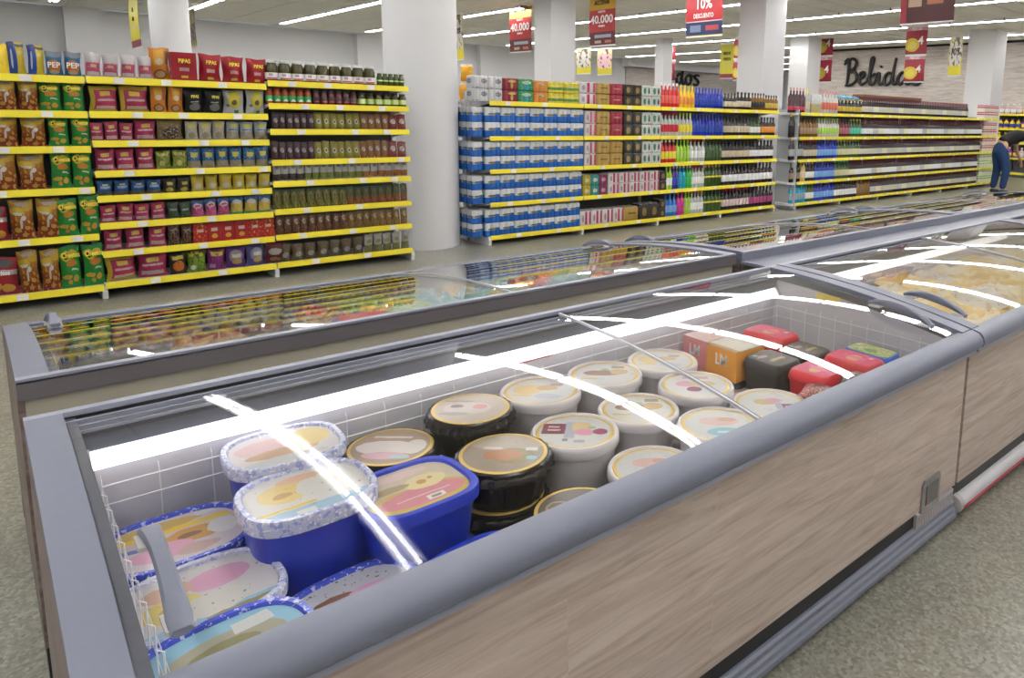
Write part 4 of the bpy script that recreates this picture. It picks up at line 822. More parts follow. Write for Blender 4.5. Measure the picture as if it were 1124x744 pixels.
# ------------------------------------------------------------------ the shopper
def skin(name, pts, edges, m, root=0, sub=2, parent=None):
    me = bpy.data.meshes.new(name); me.from_pydata([p[:3] for p in pts], edges, []); o = bpy.data.objects.new(name, me); COL.objects.link(o)
    s = o.modifiers.new('skin', 'SKIN'); s.use_smooth_shade = True
    for i, p in enumerate(pts):
        v = me.skin_vertices[0].data[i]; v.radius = (p[3], p[4] if len(p) > 4 else p[3]); v.use_root = (i == root)
    o.modifiers.new('sub', 'SUBSURF').levels = sub; o.modifiers['sub'].render_levels = sub
    dg = bpy.context.evaluated_depsgraph_get(); r = bpy.data.meshes.new_from_object(o.evaluated_get(dg)); bpy.data.objects.remove(o)
    r.materials.clear(); r.materials.append(m); r.polygons.foreach_set('use_smooth', [True]*len(r.polygons)); r.name = name
    return r
SKIN = mat('skin', (.42, .24, .16), .5); JEAN = mat('blue_denim', (.008, .04, .13), .75, noise=.25, nscale=30); SHIRT = mat('black_cotton', (.012, .012, .014), .8); HAIR = mat('dark_hair', (.02, .015, .012), .5); SHOE = mat('dark_shoe', (.02, .02, .025), .5)
# local frame: x forward (the way the shopper bends), y left, z up; hips at the back
pb = thing('person', 'person in black shirt and blue jeans bending forward at the right edge', 'person', (16.84, 6.48, 0), -.66)
pb.scale = (1.07, 1.07, 1.07)
body = [(0, 0, .97, .15, .13), (.13, 0, 1.10, .15, .13), (.30, 0, 1.20, .165, .14), (.47, 0, 1.24, .15, .12), (.60, 0, 1.24, .06, .06), (.70, 0, 1.21, .085, .10), (.78, 0, 1.16, .075, .09),
        (0, .1, .90, .105), (.05, .11, .52, .072), (-.02, .11, .10, .045), (0, -.1, .90, .105), (.12, -.11, .50, .072), (.06, -.11, .10, .045),
        (.45, .2, 1.18, .06), (.52, .25, .92, .045), (.62, .22, .70, .034), (.45, -.2, 1.18, .06), (.50, -.25, .92, .045), (.60, -.22, .70, .034)]
be_ = [(0, 1), (1, 2), (2, 3), (3, 4), (4, 5), (5, 6), (0, 7), (7, 8), (8, 9), (0, 10), (10, 11), (11, 12), (3, 13), (13, 14), (14, 15), (3, 16), (16, 17), (17, 18)]
ob('body', skin('body', body, be_, SKIN), pb)
ob('shirt', skin('shirt', [(.03, 0, 1.045, .168, .15), (.10, 0, 1.09, .168, .15), (.2, 0, 1.15, .175, .15), (.32, 0, 1.21, .18, .155), (.47, 0, 1.25, .165, .135), (.55, 0, 1.25, .09, .08), (.45, .2, 1.2, .078), (.49, .235, 1.02, .07), (.45, -.2, 1.2, .078), (.48, -.235, 1.02, .07)], [(0, 1), (1, 2), (2, 3), (3, 4), (4, 5), (4, 6), (6, 7), (4, 8), (8, 9)], SHIRT), pb)
ob('jeans', skin('jeans', [(0, 0, .98, .17, .15), (.07, 0, 1.05, .165, .145), (0, .1, .89, .125), (.05, .11, .52, .09), (-.02, .11, .09, .066), (0, -.1, .89, .125), (.12, -.11, .50, .09), (.06, -.11, .09, .066)], [(0, 1), (0, 2), (2, 3), (3, 4), (0, 5), (5, 6), (6, 7)], JEAN), pb)
ob('hair', skin('hair', [(.62, 0, 1.31, .06), (.70, 0, 1.27, .10, .11), (.77, 0, 1.24, .085, .1)], [(0, 1), (1, 2)], HAIR), pb)
for sy, fx in ((.11, -.02), (-.11, .06)):
    ob('shoe', skin('shoe', [(fx-.05, sy, .05, .045, .045), (fx+.06, sy, .045, .045, .04), (fx+.16, sy, .035, .035, .03)], [(0, 1), (1, 2)], SHOE), pb)
for sy, hx in ((.22, .62), (-.22, .60)):
    pts = [(hx, sy, .71, .032, .022), (hx+.02, sy, .65, .036, .018)]; ed = [(0, 1)]
    for k in range(4):
        a = (k-1.5)*.019; L_ = [.07, .08, .075, .06][k]; n = len(pts)
        pts += [(hx+.025+a, sy, .61, .010), (hx+.035+a, sy+.004, .61-L_*.5, .009), (hx+.05+a, sy+.012, .61-L_*.95, .008)]; ed += [(1, n), (n, n+1), (n+1, n+2)]
    n = len(pts); pts += [(hx-.035, sy+.008, .66, .012), (hx-.045, sy+.016, .62, .010)]; ed += [(0, n), (n, n+1)]
    ob('hand', skin('hand', pts, ed, SKIN, 0, 1), pb)

# ------------------------------------------------------------------ island freezers
RAILT = mat('rail_light', (.29, .305, .385), .4); REDS = mat('red_stripe', (.5, .02, .04), .4); PALE = mat('pale_bumper', (.55, .54, .58), .4)
CLIP = mat('clear_clip', (.62, .60, .60), .25); PVC = mat('vent_grey', (.20, .19, .19), .4); RIBM = mat('rib_pale', (.45, .42, .43), .5)
def freezer(label, x0, L, Yb, D, s, a, front='wood', extra=None, sidewood=True, group=None):
    """s = -1: low side towards the camera; d runs from the tall side (0) to the low side (D)"""
    t = thing('chest_freezer', label, 'freezer', (x0, Yb, 0), 0, group)
    Pz = lambda d: .902 - a*d*d
    fz = Pz(D-.06)-.006                                   # top of the low rail
    def part(n, mb, m, smooth=False, par=None): return ob(n, mb.mesh(n, m, smooth, 40, True), par or t)
    def bx(mb, xa, xb, da, db, za, zb, mi=0): return mb.box(xa, xb, min(s*da, s*db), max(s*da, s*db), za, zb, mi)
    pd_ = D-.06                                           # plane of the low panel
    part('front_panel', bx(MB(), .004, L-.004, pd_, pd_-.02, .168, fz-.07), WOOD)
    part('kick_plate', bx(MB(), .004, L-.004, pd_-.012, pd_-.03, .03, .17), BLACK)
    for xa in (0, L-.014):
        mb = MB(); ps = [(s*.02, .147)] + [(s*(.02+(pd_-.04)*i/8), Pz(.02+(pd_-.04)*i/8)-.045) for i in range(9)] + [(s*(pd_-.02), .147)]
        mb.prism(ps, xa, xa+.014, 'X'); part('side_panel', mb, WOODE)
    part('back_panel', bx(MB(), .014, L-.014, .012, .03, .05, .86), BEIGE)
    part('base', bx(MB(), .002, L-.002, .06, pd_-.05, .0, .146), BLACK)
    # bumper along the floor
    q = pd_
    if extra == 'red':
        mb = MB(); mb.tube([(.03, s*(q-.01), .075), (L-.01, s*(q-.01), .075)], .034, 12); part('floor_bumper', mb, PALE, True)
        part('bumper_stripe', MB().prism([(s*(q+.026), .062), (s*(q+.021), .048), (s*(q+.005), .038), (s*(q+.005), .062)], .04, L-.02, 'X'), REDS)
        part('bumper_end', MB().rings([[(xx, s*(q-.012)+r*math.cos(k*math.pi/8), .073+r*math.sin(k*math.pi/8)) for k in range(16)] for xx, r in ((.0, .02), (.004, .038), (.03, .04), (.036, .034))]), RIBM, True)
    else:
        prof = [(q-.02, .105), (q-.004, .105), (q+.004, .098), (q+.004, .084), (q-.001, .080), (q+.010, .074), (q+.013, .062), (q+.006, .057), (q+.015, .050), (q+.015, .034), (q+.004, .022), (q-.02, .022)]
        part('floor_bumper', MB().prism([(s*u, v) for u, v in prof], 0, L, 'X'), [RAIL])
    for xx in (.12, L-.12): part('caster', MB().tube([(xx-.015, s*(q-.06), .03), (xx+.015, s*(q-.06), .03)], .03, 12), BLACK, True)
    # rails
    part('back_rail', bx(bx(MB(), 0, L, 0, .006, .845, .894, 1), 0, L, 0, .024, .890, .902, 0), [RAILT, RAILB])
    prof = [(D-.078, fz), (D-.05, fz+.004), (D-.026, fz-.002), (D-.010, fz-.018), (D-.004, fz-.038), (D-.010, fz-.055), (D-.03, fz-.066), (D-.034, fz-.074), (D-.058, fz-.074), (D-.07, fz-.04)]
    part('front_rail', MB().prism([(s*u, v) for u, v in prof], .0, L, 'X'), RAIL, True)
    part('rail_lip', MB().prism([(s*(D-.028), fz-.070), (s*(D-.024), fz-.080), (s*(D-.06), fz-.082), (s*(D-.06), fz-.073)], 0, L, 'X'), RAILT)
    def band(x_a, x_b, dz, th, da=.0, db=None):
        db = db or D-.06; n = 14; top = []; bot = []
        for i in range(n+1):
            d = da+(db-da)*i/n; top.append((s*d, Pz(d)-dz)); bot.append((s*d, Pz(d)-dz-th))
        mb = MB()
        vs = [(x, y, z) for x in (x_a, x_b) for y, z in top+bot]; m = 2*(n+1); fs = []
        for i in range(n):
            fs += [(i, i+1, m+i+1, m+i), (n+1+i, m+n+1+i, m+n+2+i, n+2+i), (i, n+1+i, n+2+i, i+1), (m+i, m+i+1, m+n+2+i, m+n+1+i)]
        fs += [(0, m, m+n+1, n+1), (n, 2*n+1, m+2*n+1, m+n)]
        return mb.add(vs, fs)
    for xa in (0, L-.066): part('end_frame', band(xa, xa+.066, 0, .05, .008), RAIL)
    for xa in (.066, L-.088): part('end_track', band(xa, xa+.022, .016, .03, .02), RAILD)
    part('track', bx(bx(bx(bx(MB(), .06, L-.06, .022, .088, .858, .868, 0), .066, L-.066, .040, .046, .868, .886, 1), .066, L-.066, .062, .070, .868, .880, 1), .066, L-.066, .082, .088, .868, .874, 1), [TRACK, RAILT])
    # liner: upper slate band with shade painted in, pale walls, floor
    part('liner_shade_band', bx(MB(), .08, L-.08, .070, .080, .818, .870), LINER_SHADE)
    mb = MB(); bx(mb, .08, L-.08, .06, .072, .18, .86); bx(mb, .08, L-.08, D-.10, D-.088, .18, fz-.03); bx(mb, .08, L-.08, .06, D-.09, .17, .18)
    for xa in (.076, L-.088): bx(mb, xa, xa+.012, .06, D-.09, .17, .70)
    for xa in (.076, L-.088): mb.prism([(s*.06, .7)]+[(s*(.06+(D-.15)*i/8), Pz(.06+(D-.15)*i/8)-.046) for i in range(9)]+[(s*(D-.09), .7)], xa, xa+.012, 'X')
    part('liner', mb, LINER)
    lamp_on = s < 0
    lm = MB().prism([(s*.074, .818), (s*.084, .820), (s*.104, .795), (s*.102, .782), (s*.074, .782)], .10, L-.10, 'X'); part('lamp', lm, (LED if x0 < 1 else LED2) if lamp_on else LEDOFF)
    for xa in (.088, L-.104): part('lamp_cap', MB().prism([(s*.074, .825), (s*.084, .825), (s*.11, .798), (s*.108, .778), (s*.074, .778)], xa, xa+.014, 'X'), WHITE)
    # wire basket
    mb = MB(); xa, xb, da, db = .115, L-.115, .115, D-.125; zt = .745
    for z, r in ((zt, .0034), (zt-.045, .0022)):
        mb.tube([(xa, s*da, z), (xb, s*da, z), (xb, s*db, z), (xa, s*db, z)], r*.75, 4, closed=True)
    n = int((xb-xa)/.105)
    for i in range(n+1):
        x = xa+(xb-xa)*i/n
        mb.tube([(x, s*(da-.012), zt+.022), (x, s*(da-.004), zt+.014), (x, s*da, zt-.14)], .0015, 4)
    n = int((db-da)/.07)
    for i in range(1, n+1):
        y = s*(da+(db-da)*i/n)
        for x, e in ((xa, -1), (xb, 1)): mb.tube([(x+e*.010, y, zt+.018), (x, y, zt+.01), (x, y, zt-.14)], .0015, 4)
    part('wire_basket', mb, WIRE)
    # sliding curved lids
    mid = L*.53
    for k, (xa, xb, dz) in enumerate(((.07, mid+.012, .016), (mid-.008, L-.07, .006))):
        mb = MB(); n = 28; da, db = .03, D-.075; th = .005
        top = [(s*(da+(db-da)*i/n), Pz(da+(db-da)*i/n)-dz) for i in range(n+1)]
        vs = [(x, y, z-o_) for x in (xa, xb) for o_ in (0, th) for y, z in top]; N1 = n+1; fs = []
        for i in range(n): fs += [(i, i+1, 2*N1+i+1, 2*N1+i), (N1+i, 3*N1+i, 3*N1+i+1, N1+i+1)]
        mb.add(vs, fs, 0)
        g = ob('glass_lid', mb.mesh('glass_lid', GLASS, True, 60, True), t)
        for p in g.data.polygons: pass
        # polished edge of the pane
        xe = xb if k == 0 else xa
        e = MB(); vs = []; fs = []
        for x in (xe-.0035, xe+.0035):
            for o_ in (-.001, th+.002):
                vs += [(x, y, z-o_) for y, z in top]
        for i in range(n): fs += [(i, i+1, 2*N1+i+1, 2*N1+i), (N1+i, 3*N1+i, 3*N1+i+1, N1+i+1), (i, N1+i, N1+i+1, i+1), (2*N1+i, 2*N1+i+1, 3*N1+i+1, 3*N1+i)]
        e.add(vs, fs, 0); ob('pane_edge', e.mesh('pane_edge', ALU if k else RAIL, False, 40, True), g)
        # arched grip near the outer end
        hx = xa+.062 if k == 0 else xb-.075; d0, d1 = D-.41, D-.14
        h = MB(); rs = []; m = 14
        for i in range(m+1):
            u = i/m; d = d0+(d1-d0)*u; z = Pz(d)-dz+.006+.034*math.sin(math.pi*u)**.7; wd = .0135+.006*abs(2*u-1)**2; tk = .008
            if i in (0, m): wd *= .8
            rs.append([(hx-wd, s*d, z+tk*.2), (hx-wd*.7, s*d, z+tk), (hx+wd*.7, s*d, z+tk), (hx+wd, s*d, z+tk*.2), (hx+wd*.6, s*d, z-tk*.6-.018*math.sin(math.pi*u)), (hx-wd*.6, s*d, z-tk*.6-.018*math.sin(math.pi*u))])
        h.rings(rs); hd = ob('handle', h.mesh('handle', RAIL, True, 50, True), g)
        for d in (d0+.03, d1-.03): ob('grip_pad', bx(MB(), hx-.02, hx+.02, d-.025, d+.025, Pz(d)-dz, Pz(d)-dz+.008).mesh('grip_pad', CLIP), g)
    return t
A1, A2 = .105, .098
f1 = freezer('near chest freezer with pale wood front, full of ice cream tubs', .04, 2.70, 2.04, 1.0, -1, A1)
f2 = freezer('second pale wood freezer to the right, holding cream coloured frozen bags', 2.755, 2.665, 2.04, 1.0, -1, A1, extra='red')
f3 = freezer('third freezer of the near row, at the right edge behind the second', 5.44, 2.62, 2.04, 1.0, -1, A1, extra='red')
g1 = freezer('rear row freezer at left with beige back, reflecting the snack shelves', .04, 2.76, 2.33, 1.22, 1, A2)
g2 = freezer('second rear row freezer, reflecting the drinks shelves', 2.86, 2.6, 2.33, 1.22, 1, A2)
g3 = freezer('third rear row freezer, farthest right below the person', 5.48, 2.6, 2.33, 1.22, 1, A2)
thing('gap_cover', 'grey cover plate between the two rows of freezers', 'cover', (2.84, 2.185, 0), 0, me=MB().box(0, 5.2, -.143, .143, .842, .858).box(0, 5.2, .137, .143, .858, .9).mesh('gap_cover', mat('cover_plate', (.19, .205, .26), .4)))
# controls low on the near freezer's front
vp = MB(); W_, H_ = .075, .085
vp.prism([(2.40, .20), (2.40, .27), (2.415, .285), (2.53, .285), (2.54, .27), (2.54, .16), (2.40, .16)], -.948, -.935, 'Y')
o = ob('control_panel', vp.mesh('control_panel', PVC), f1); o['label'] = 'dark grey control plate with rounded corners'
for v_, c_, dx in ((.235, 'dark_screen', .03), ):
    ob('display', MB().box(2.425, 2.52, -.951, -.947, .185, .262).mesh('display', mat('dark_screen', (.13, .12, .12), .2)), o)
ob('red_light', MB().box(2.43, 2.436, -.953, -.95, .195, .21).mesh('red_light', mat('red_led', (.6, .05, .03), .4)), o)
o = ob('vent_grille', MB().box(2.38, 2.68, -.943, -.93, .105, .160).mesh('vent_grille', RIBM), f1)
for i in range(24): ob('slat', bpy.data.meshes.get('slat') or MB().box(-.003, .003, -.947, -.943, .108, .152).mesh('slat', RIBM), o, (2.39+i*.012, 0, 0))
ob('load_line', MB().box(1.20, 1.36, -.0745, -.0735, .765, .768).mesh('load_line', REDS), f1)
ob('load_line_mark', text_mesh('LIMITE DE CARGA', .016, REDS, .0005, 1), f1, (1.28, -.0742, .776))
st = mat('yellow_reflection', (.85, .62, .08), .5)  # yellow colour imitating a reflection on the end wall
o = ob('patch', MB().box(2.6105, 2.6115, -.42, -.30, .80, .84).mesh('patch', st), f1); o['label'] = 'yellow sticker painted as a reflection on the inner end wall'
for fr, dz in ((f2, 1.0), (g2, 1.)): ob('patch', MB().box(1.6, 1.74, (-.0745 if fr is f2 else .0735), (-.0735 if fr is f2 else .0745), .80, .845).mesh('patch', REDS), fr)

# ------------------------------------------------------------------ ice cream tubs
BLUEP = mat('blue_tub', (.012, .035, .42), .3); BLACKP = mat('black_tub', (.014, .012, .014), .22); WHITEP = mat('white_tub', (.70, .66, .68), .35)
CRINK = P('crinkled_film', (.05, .08, .50), [('m', 90, .60, (.45, .47, .74)), ('m', 150, .66, (.75, .75, .85))], rough=.2)  # pale flecks are film glints painted into the colour
CRINKW = P('crinkled_film_white', (.52, .53, .68), [('m', 75, .56, (.30, .33, .62)), ('m', 120, .60, (.80, .79, .86))], rough=.2)
TONE = .74
pa = P('lid_pic_pink_gold', (.70, .62, .66), [('r', 0, .68, .95, .78, (.88, .60, .05)), ('e', .35, .86, .4, .1, (.60, .42, .12)), ('r', .5, .58, 1, .63, (.85, .5, .06)), ('e', .62, .5, .24, .15, (.62, .32, .08)), ('e', .6, .5, .09, .05, (.22, .10, .05)), ('e', .38, .32, .24, .17, (.80, .42, .56)), ('e', .62, .2, .16, .1, (.62, .42, .36)), ('e', .86, .5, .12, .16, (.82, .78, .78)), ('r', .72, .86, .88, .95, (.78, .78, .78)), ('r', .04, .48, .24, .55, (.18, .2, .5))], warp=.08, film=.6)
pb_ = P('lid_pic_scoops', (.74, .70, .72), [('r', 0, 0, 1, .17, (.35, .58, .75)), ('e', .3, .45, .2, .2, (.78, .62, .20)), ('e', .3, .45, .08, .06, (.6, .4, .1)), ('e', .55, .3, .24, .18, (.76, .73, .68)), ('n', 22, .68, (.25, .2, .2)), ('e', .66, .68, .22, .17, (.76, .40, .58)), ('e', .32, .74, .18, .12, (.70, .45, .34)), ('r', .45, .05, .95, .12, (.3, .26, .14))], warp=.08, film=.6)
pc = P('lid_pic_sky', (.30, .55, .72), [('e', .5, .62, .38, .22, (.45, .42, .32)), ('e', .5, .62, .22, .12, (.3, .28, .14)), ('r', .6, .75, .85, .9, (.72, .72, .72)), ('r', .05, .2, .85, .25, (.08, .2, .4)), ('r', .1, .1, .7, .14, (.08, .2, .4))], warp=.05, film=.6)
pe = P('lid_pic_gold_chip', (.74, .70, .70), [('r', 0, 0, 1, .2, (.35, .52, .68)), ('r', .0, .22, .5, .27, (.8, .55, .08)), ('e', .34, .6, .24, .22, (.75, .55, .20)), ('e', .3, .55, .07, .06, (.5, .3, .1)), ('e', .66, .55, .26, .24, (.72, .69, .66)), ('n', 18, .68, (.3, .26, .25)), ('e', .5, .84, .2, .08, (.72, .45, .3)), ('r', .3, .06, .46, .14, (.75, .75, .75))], warp=.08, film=.6)
pd2 = P('lid_pic_pink_brown', (.76, .70, .70), [('e', .35, .62, .3, .22, (.78, .52, .52)), ('e', .45, .38, .35, .12, (.58, .36, .20)), ('e', .78, .65, .18, .26, (.74, .55, .18)), ('e', .45, .16, .4, .1, (.62, .62, .62))], warp=.1, film=.6)
pf = P('lid_pic_gold_banner', (.66, .58, .42), [('e', .5, .25, .5, .3, (.62, .45, .10)), ('e', .52, .28, .44, .2, (.66, .25, .30)), ('r', 0, .5, 1, 1, (.64, .54, .42)), ('e', .65, .56, .22, .16, (.80, .68, .36)), ('e', .62, .56, .05, .05, (.6, .3, .1)), ('e', .72, .6, .03, .03, (.6, .3, .1)), ('e', .5, .86, .3, .08, (.76, .56, .55)), ('e', .14, .86, .13, .08, (.78, .70, .64)), ('e', .3, .6, .2, .07, (.45, .34, .2)), ('r', .52, .12, .7, .22, (.8, .8, .8)), ('r', .56, .14, .66, .19, (.25, .25, .25)), ('r', .25, .27, .8, .29, (.78, .6, .6))], warp=.03, film=.5)
pg = P('lid_pic_brown_gold', (.66, .66, .72), [('e', .38, .62, .22, .16, (.28, .12, .07)), ('e', .36, .36, .24, .18, (.62, .42, .10)), ('n', 20, .64, (.2, .12, .06)), ('e', .64, .55, .2, .18, (.76, .38, .60)), ('e', .2, .8, .1, .05, (.7, .7, .75))], warp=.08, film=.6)
pw1 = P('lid_marble_maroon', (.74, .73, .72), [('n', 5, .58, (.68, .68, .70)), ('r', .05, .42, .36, .74, (.24, .05, .08)), ('r', .12, .52, .3, .56, (.75, .7, .7)), ('r', .12, .62, .28, .66, (.75, .7, .7)), ('r', .36, .30, .50, .80, (.48, .50, .60)), ('e', .58, .64, .14, .17, (.72, .52, .26)), ('e', .62, .48, .14, .10, (.76, .32, .44)), ('e', .72, .62, .06, .04, (.3, .5, .25)), ('e', .84, .5, .10, .09, (.34, .05, .14)), ('r', .35, .2, .42, .28, (.3, .25, .25)), ('r', .5, .16, .64, .24, (.45, .42, .42))], warp=.03, film=.5)
pw2 = P('lid_marble_gold', (.74, .72, .70), [('n', 5, .6, (.68, .68, .70)), ('e', .3, .55, .22, .18, (.80, .60, .28)), ('e', .58, .62, .16, .10, (.66, .46, .22)), ('r', .1, .3, .4, .36, (.78, .6, .25)), ('e', .62, .3, .2, .1, (.60, .60, .66)), ('r', .62, .7, .8, .8, (.5, .35, .3))], warp=.07, film=.5)
pw3 = P('lid_marble_pink', (.74, .72, .72), [('n', 5, .6, (.68, .68, .70)), ('r', .3, .78, .72, .88, (.60, .40, .42)), ('e', .36, .56, .18, .12, (.76, .40, .52)), ('e', .60, .58, .22, .12, (.68, .52, .28)), ('e', .66, .44, .1, .03, (.3, .5, .25)), ('e', .46, .34, .12, .10, (.32, .06, .16))], warp=.04, film=.5)
pw4 = P('lid_marble_brown', (.74, .72, .70), [('n', 5, .6, (.66, .66, .68)), ('e', .45, .56, .3, .12, (.34, .19, .12)), ('e', .72, .62, .14, .13, (.66, .44, .20)), ('e', .5, .72, .08, .04, (.3, .5, .2)), ('r', .6, .78, .8, .88, (.35, .3, .25)), ('r', .12, .28, .4, .34, (.75, .55, .2))], warp=.07, film=.5)
pw5 = P('lid_marble_teal', (.74, .73, .72), [('n', 5, .6, (.66, .66, .70)), ('e', .5, .62, .28, .14, (.76, .50, .46)), ('e', .62, .68, .14, .07, (.66, .36, .26)), ('e', .58, .27, .28, .14, (.25, .52, .62)), ('r', .44, .24, .72, .3, (.7, .8, .85))], warp=.04, film=.5)
pw6 = P('lid_marble_cone', (.74, .73, .72), [('n', 5, .6, (.66, .66, .70)), ('e', .42, .58, .17, .12, (.70, .52, .26)), ('e', .56, .64, .13, .09, (.76, .40, .50)), ('r', .56, .3, .66, .55, (.48, .50, .62)), ('r', .66, .28, .94, .5, (.24, .05, .10)), ('r', .7, .36, .9, .42, (.72, .66, .66))], warp=.03, film=.5)
pk1 = P('lid_dark_nut', (.32, .26, .21), [('e', .5, .8, .5, .25, (.46, .38, .33)), ('e', .62, .42, .26, .20, (.24, .20, .08)), ('e', .50, .44, .24, .14, (.42, .16, .05)), ('n', 24, .62, (.52, .26, .10)), ('e', .34, .78, .2, .09, (.44, .38, .28)), ('r', .24, .60, .46, .65, (.70, .66, .62)), ('r', .76, .56, .9, .64, (.72, .72, .72)), ('e', .86, .38, .07, .05, (.3, .55, .65))], warp=.04, film=.7)
pk2 = P('lid_cream_slice', (.62, .52, .44), [('e', .45, .5, .34, .2, (.74, .66, .62)), ('e', .62, .55, .1, .08, (.70, .32, .28)), ('e', .3, .56, .08, .06, (.25, .2, .16)), ('r', .1, .72, .5, .76, (.45, .3, .2)), ('e', .3, .3, .2, .06, (.45, .38, .3))], warp=.06, film=.7)
pk3 = P('lid_cream_swirl', (.40, .28, .20), [('e', .45, .46, .38, .2, (.76, .68, .64)), ('e', .8, .5, .14, .2, (.74, .68, .60)), ('e', .5, .24, .3, .1, (.70, .42, .46)), ('r', .2, .74, .7, .79, (.72, .66, .60)), ('e', .7, .2, .12, .05, (.4, .6, .58))], warp=.05, film=.7)
pk4 = P('lid_dark_gold', (.10, .075, .06), [('e', .25, .55, .16, .16, (.35, .27, .14)), ('e', .25, .55, .13, .13, (.13, .10, .08)), ('r', .46, .48, .74, .53, (.62, .56, .45)), ('e', .74, .34, .14, .1, (.45, .40, .30)), ('r', .58, .72, .7, .82, (.72, .72, .72)), ('e', .86, .6, .06, .05, (.3, .5, .6))], warp=.03, film=.7)

def tub_oval(rx, ry, h, body, rimmat, pic, inset=.016, p=3.0, deep=True, pbody=None):
    """returns (body mesh, rim mesh, picture mesh), origin at the bottom"""
    n = 48
    b = MB().rings([srect(rx*.80, ry*.80, 0, n, p), srect(rx*.82, ry*.82, .006, n, p), srect(rx*.93, ry*.93, h*.86, n, p)]).mesh('tub', body, True)
    r_ = MB().rings([srect(rx*.92, ry*.92, h*.80, n, p), srect(rx*1., ry*1., h*.82, n, p), srect(rx*1.005, ry*1.005, h*.97, n, p), srect(rx*.985, ry*.985, h, n, p), srect(rx-inset*.8, ry-inset*.8, h, n, p), srect(rx-inset, ry-inset, h-.007, n, p)], cap0=False, uv=lambda q: (q[0]*6, q[1]*6)).mesh('rim', rimmat, True)
    a, c = rx-inset*1.02, ry-inset*1.02
    m = MB().rings([srect(a, c, h-.0066, n, p)], cap0=False, uv=lambda q: (.5+q[0]/a/2, .5+q[1]/c/2)).mesh('picture', pic)
    return b, r_, m
def tub_round(r, h, kind, pic):
    n = 72 if kind == 'black' else 48
    def c(q, z, w_=0, k=0): return [(q*(1+w_*math.cos(k*2*math.pi*i/n))*math.cos(2*math.pi*i/n), q*(1+w_*math.cos(k*2*math.pi*i/n))*math.sin(2*math.pi*i/n), z) for i in range(n)]
    if kind == 'black':
        b = MB().rings([c(r*.78, 0, .012, 18), c(r*.9, h*.66, .02, 18), c(r*.90, h*.7)]).mesh('tub', BLACKP, True)
        rim = MB().rings([c(r*.93, h*.66, .02, 24), c(r*.99, h*.70, .03, 24), c(r*.99, h*.80, .034, 24), c(r*.94, h*.88, .03, 24), c(r*.945, h*.90, .016, 24), c(r*.94, h*.97, .014, 24), c(r*.88, h), c(r*.87, h*.995)], cap0=False).mesh('rim', BLACKP, True)
    else:
        b = MB().rings([c(r*.80, 0), c(r*.83, .008), c(r*.93, h*.80)]).mesh('tub', WHITEP, True)
        rim = MB().rings([c(r*.94, h*.78), c(r*.985, h*.79), c(r*1., h*.82), c(r*1., h*.93), c(r*.985, h*.975), c(r*.95, h), c(r*.92, h), c(r*.885, h-.006)], cap0=False).mesh('rim', WHITEP, True)
    q = r*.885 if kind != 'black' else r*.87; zt = h-.0056 if kind != 'black' else h*.994
    ring = MB().rings([c(q, zt), c(q*.99, zt+.0014), c(q*.915, zt+.0014)], cap0=False, cap1=False).mesh('gold_ring', GOLD, True)
    m = MB().rings([c(q*.92, zt+.0008)], cap0=False, uv=lambda v: (.5+v[0]/q/1.87, .5+v[1]/q/1.87)).mesh('picture', pic)
    return b, rim, m, ring
def put_tub(ms, label, x, y, ztop, h, rz, group, name='ice_cream_tub', under=None, rings_=None, bare=False):
    t = thing(name, label, 'ice cream', (x, y, ztop-h), rz, group)
    ob('tub', ms[0], t); ob('rim', ms[1], t)
    ob('picture', ms[2], t)
    if len(ms) > 3: ob('gold_ring', ms[3], t)
    return t
GI = 'ice cream tubs in the near freezer'
def stack(ms, h, x, y, z, rz, label, n=1, ulabel=None, msu=None, off=.006):
    put_tub(ms, label, x, y, z, h, rz, GI)
    zz = z-h-.001
    for k in range(n):
        if zz-h < .185: break
        put_tub(msu or ms, '%s, %s under the %s' % (ulabel or 'tub', nth(k), label.split(',')[0]), x+off*(1 if k % 2 else -1), y+off, zz, h, rz+.15*(k+1) if ms[0].name.startswith('tub') else rz, GI); zz -= h+.001
OV = lambda rx, ry, h, rim, pic, p=3.0, ins=.016: tub_oval(rx, ry, h, BLUEP, rim, pic, ins, p)
stack(OV(.145, .12, .15, CRINK, pa), .15, .262, 1.785, .648, .0, 'blue oval tub with orange stripe and pink scoop, in the left back corner', 2, 'blue tub')
stack(OV(.145, .122, .15, CRINKW, pb_), .15, .258, 1.530, .653, .05, 'blue oval tub with pink and yellow scoops, behind the grey handle', 2, 'blue tub')
stack(OV(.145, .12, .15, CRINK, pc), .15, .252, 1.285, .672, .08, 'blue oval tub with pale blue label, nearest the left front corner', 2, 'blue tub')
stack(OV(.135, .115, .16, CRINKW, pd2), .16, .510, 1.845, .765, -.05, 'tall blue tub with pink scoop, at the back under the lamp', 2, 'blue tub')
stack(OV(.14, .12, .19, CRINKW, pe), .19, .490, 1.620, .750, .0, 'tall stacked blue tub with white and gold scoops, topmost of the left stacks', 1, 'blue tub')
stack(OV(.14, .122, .165, BLUEP, pf, 3.6, .020), .165, .700, 1.545, .712, .02, 'blue rectangular tub with gold and pink label, in front of the black tubs', 2, 'blue tub')
stack(OV(.145, .12, .15, CRINK, pg), .15, .500, 1.375, .600, .1, 'low blue tub with pink and brown scoops, at the front rail', 1, 'blue tub')
stack(OV(.13, .115, .15, BLUEP, pg, 3.0), .15, .735, 1.270, .625, .1, 'low blue tub with brown scoop, half under the front rail', 1, 'blue tub')
RZ = -.72
def rd(kind, pic, h=.15, r=.128): return tub_round(r, h, kind, pic)
stack(rd('black', pk2, .11), .11, 1.003, 1.811, .735, RZ, 'black fluted tub with creamy slice picture, at the back', 3, 'black fluted tub')
stack(rd('black', pk3, .11), .11, .765, 1.815, .690, RZ, 'black fluted tub with white swirl picture, left back one', 2, 'black fluted tub')
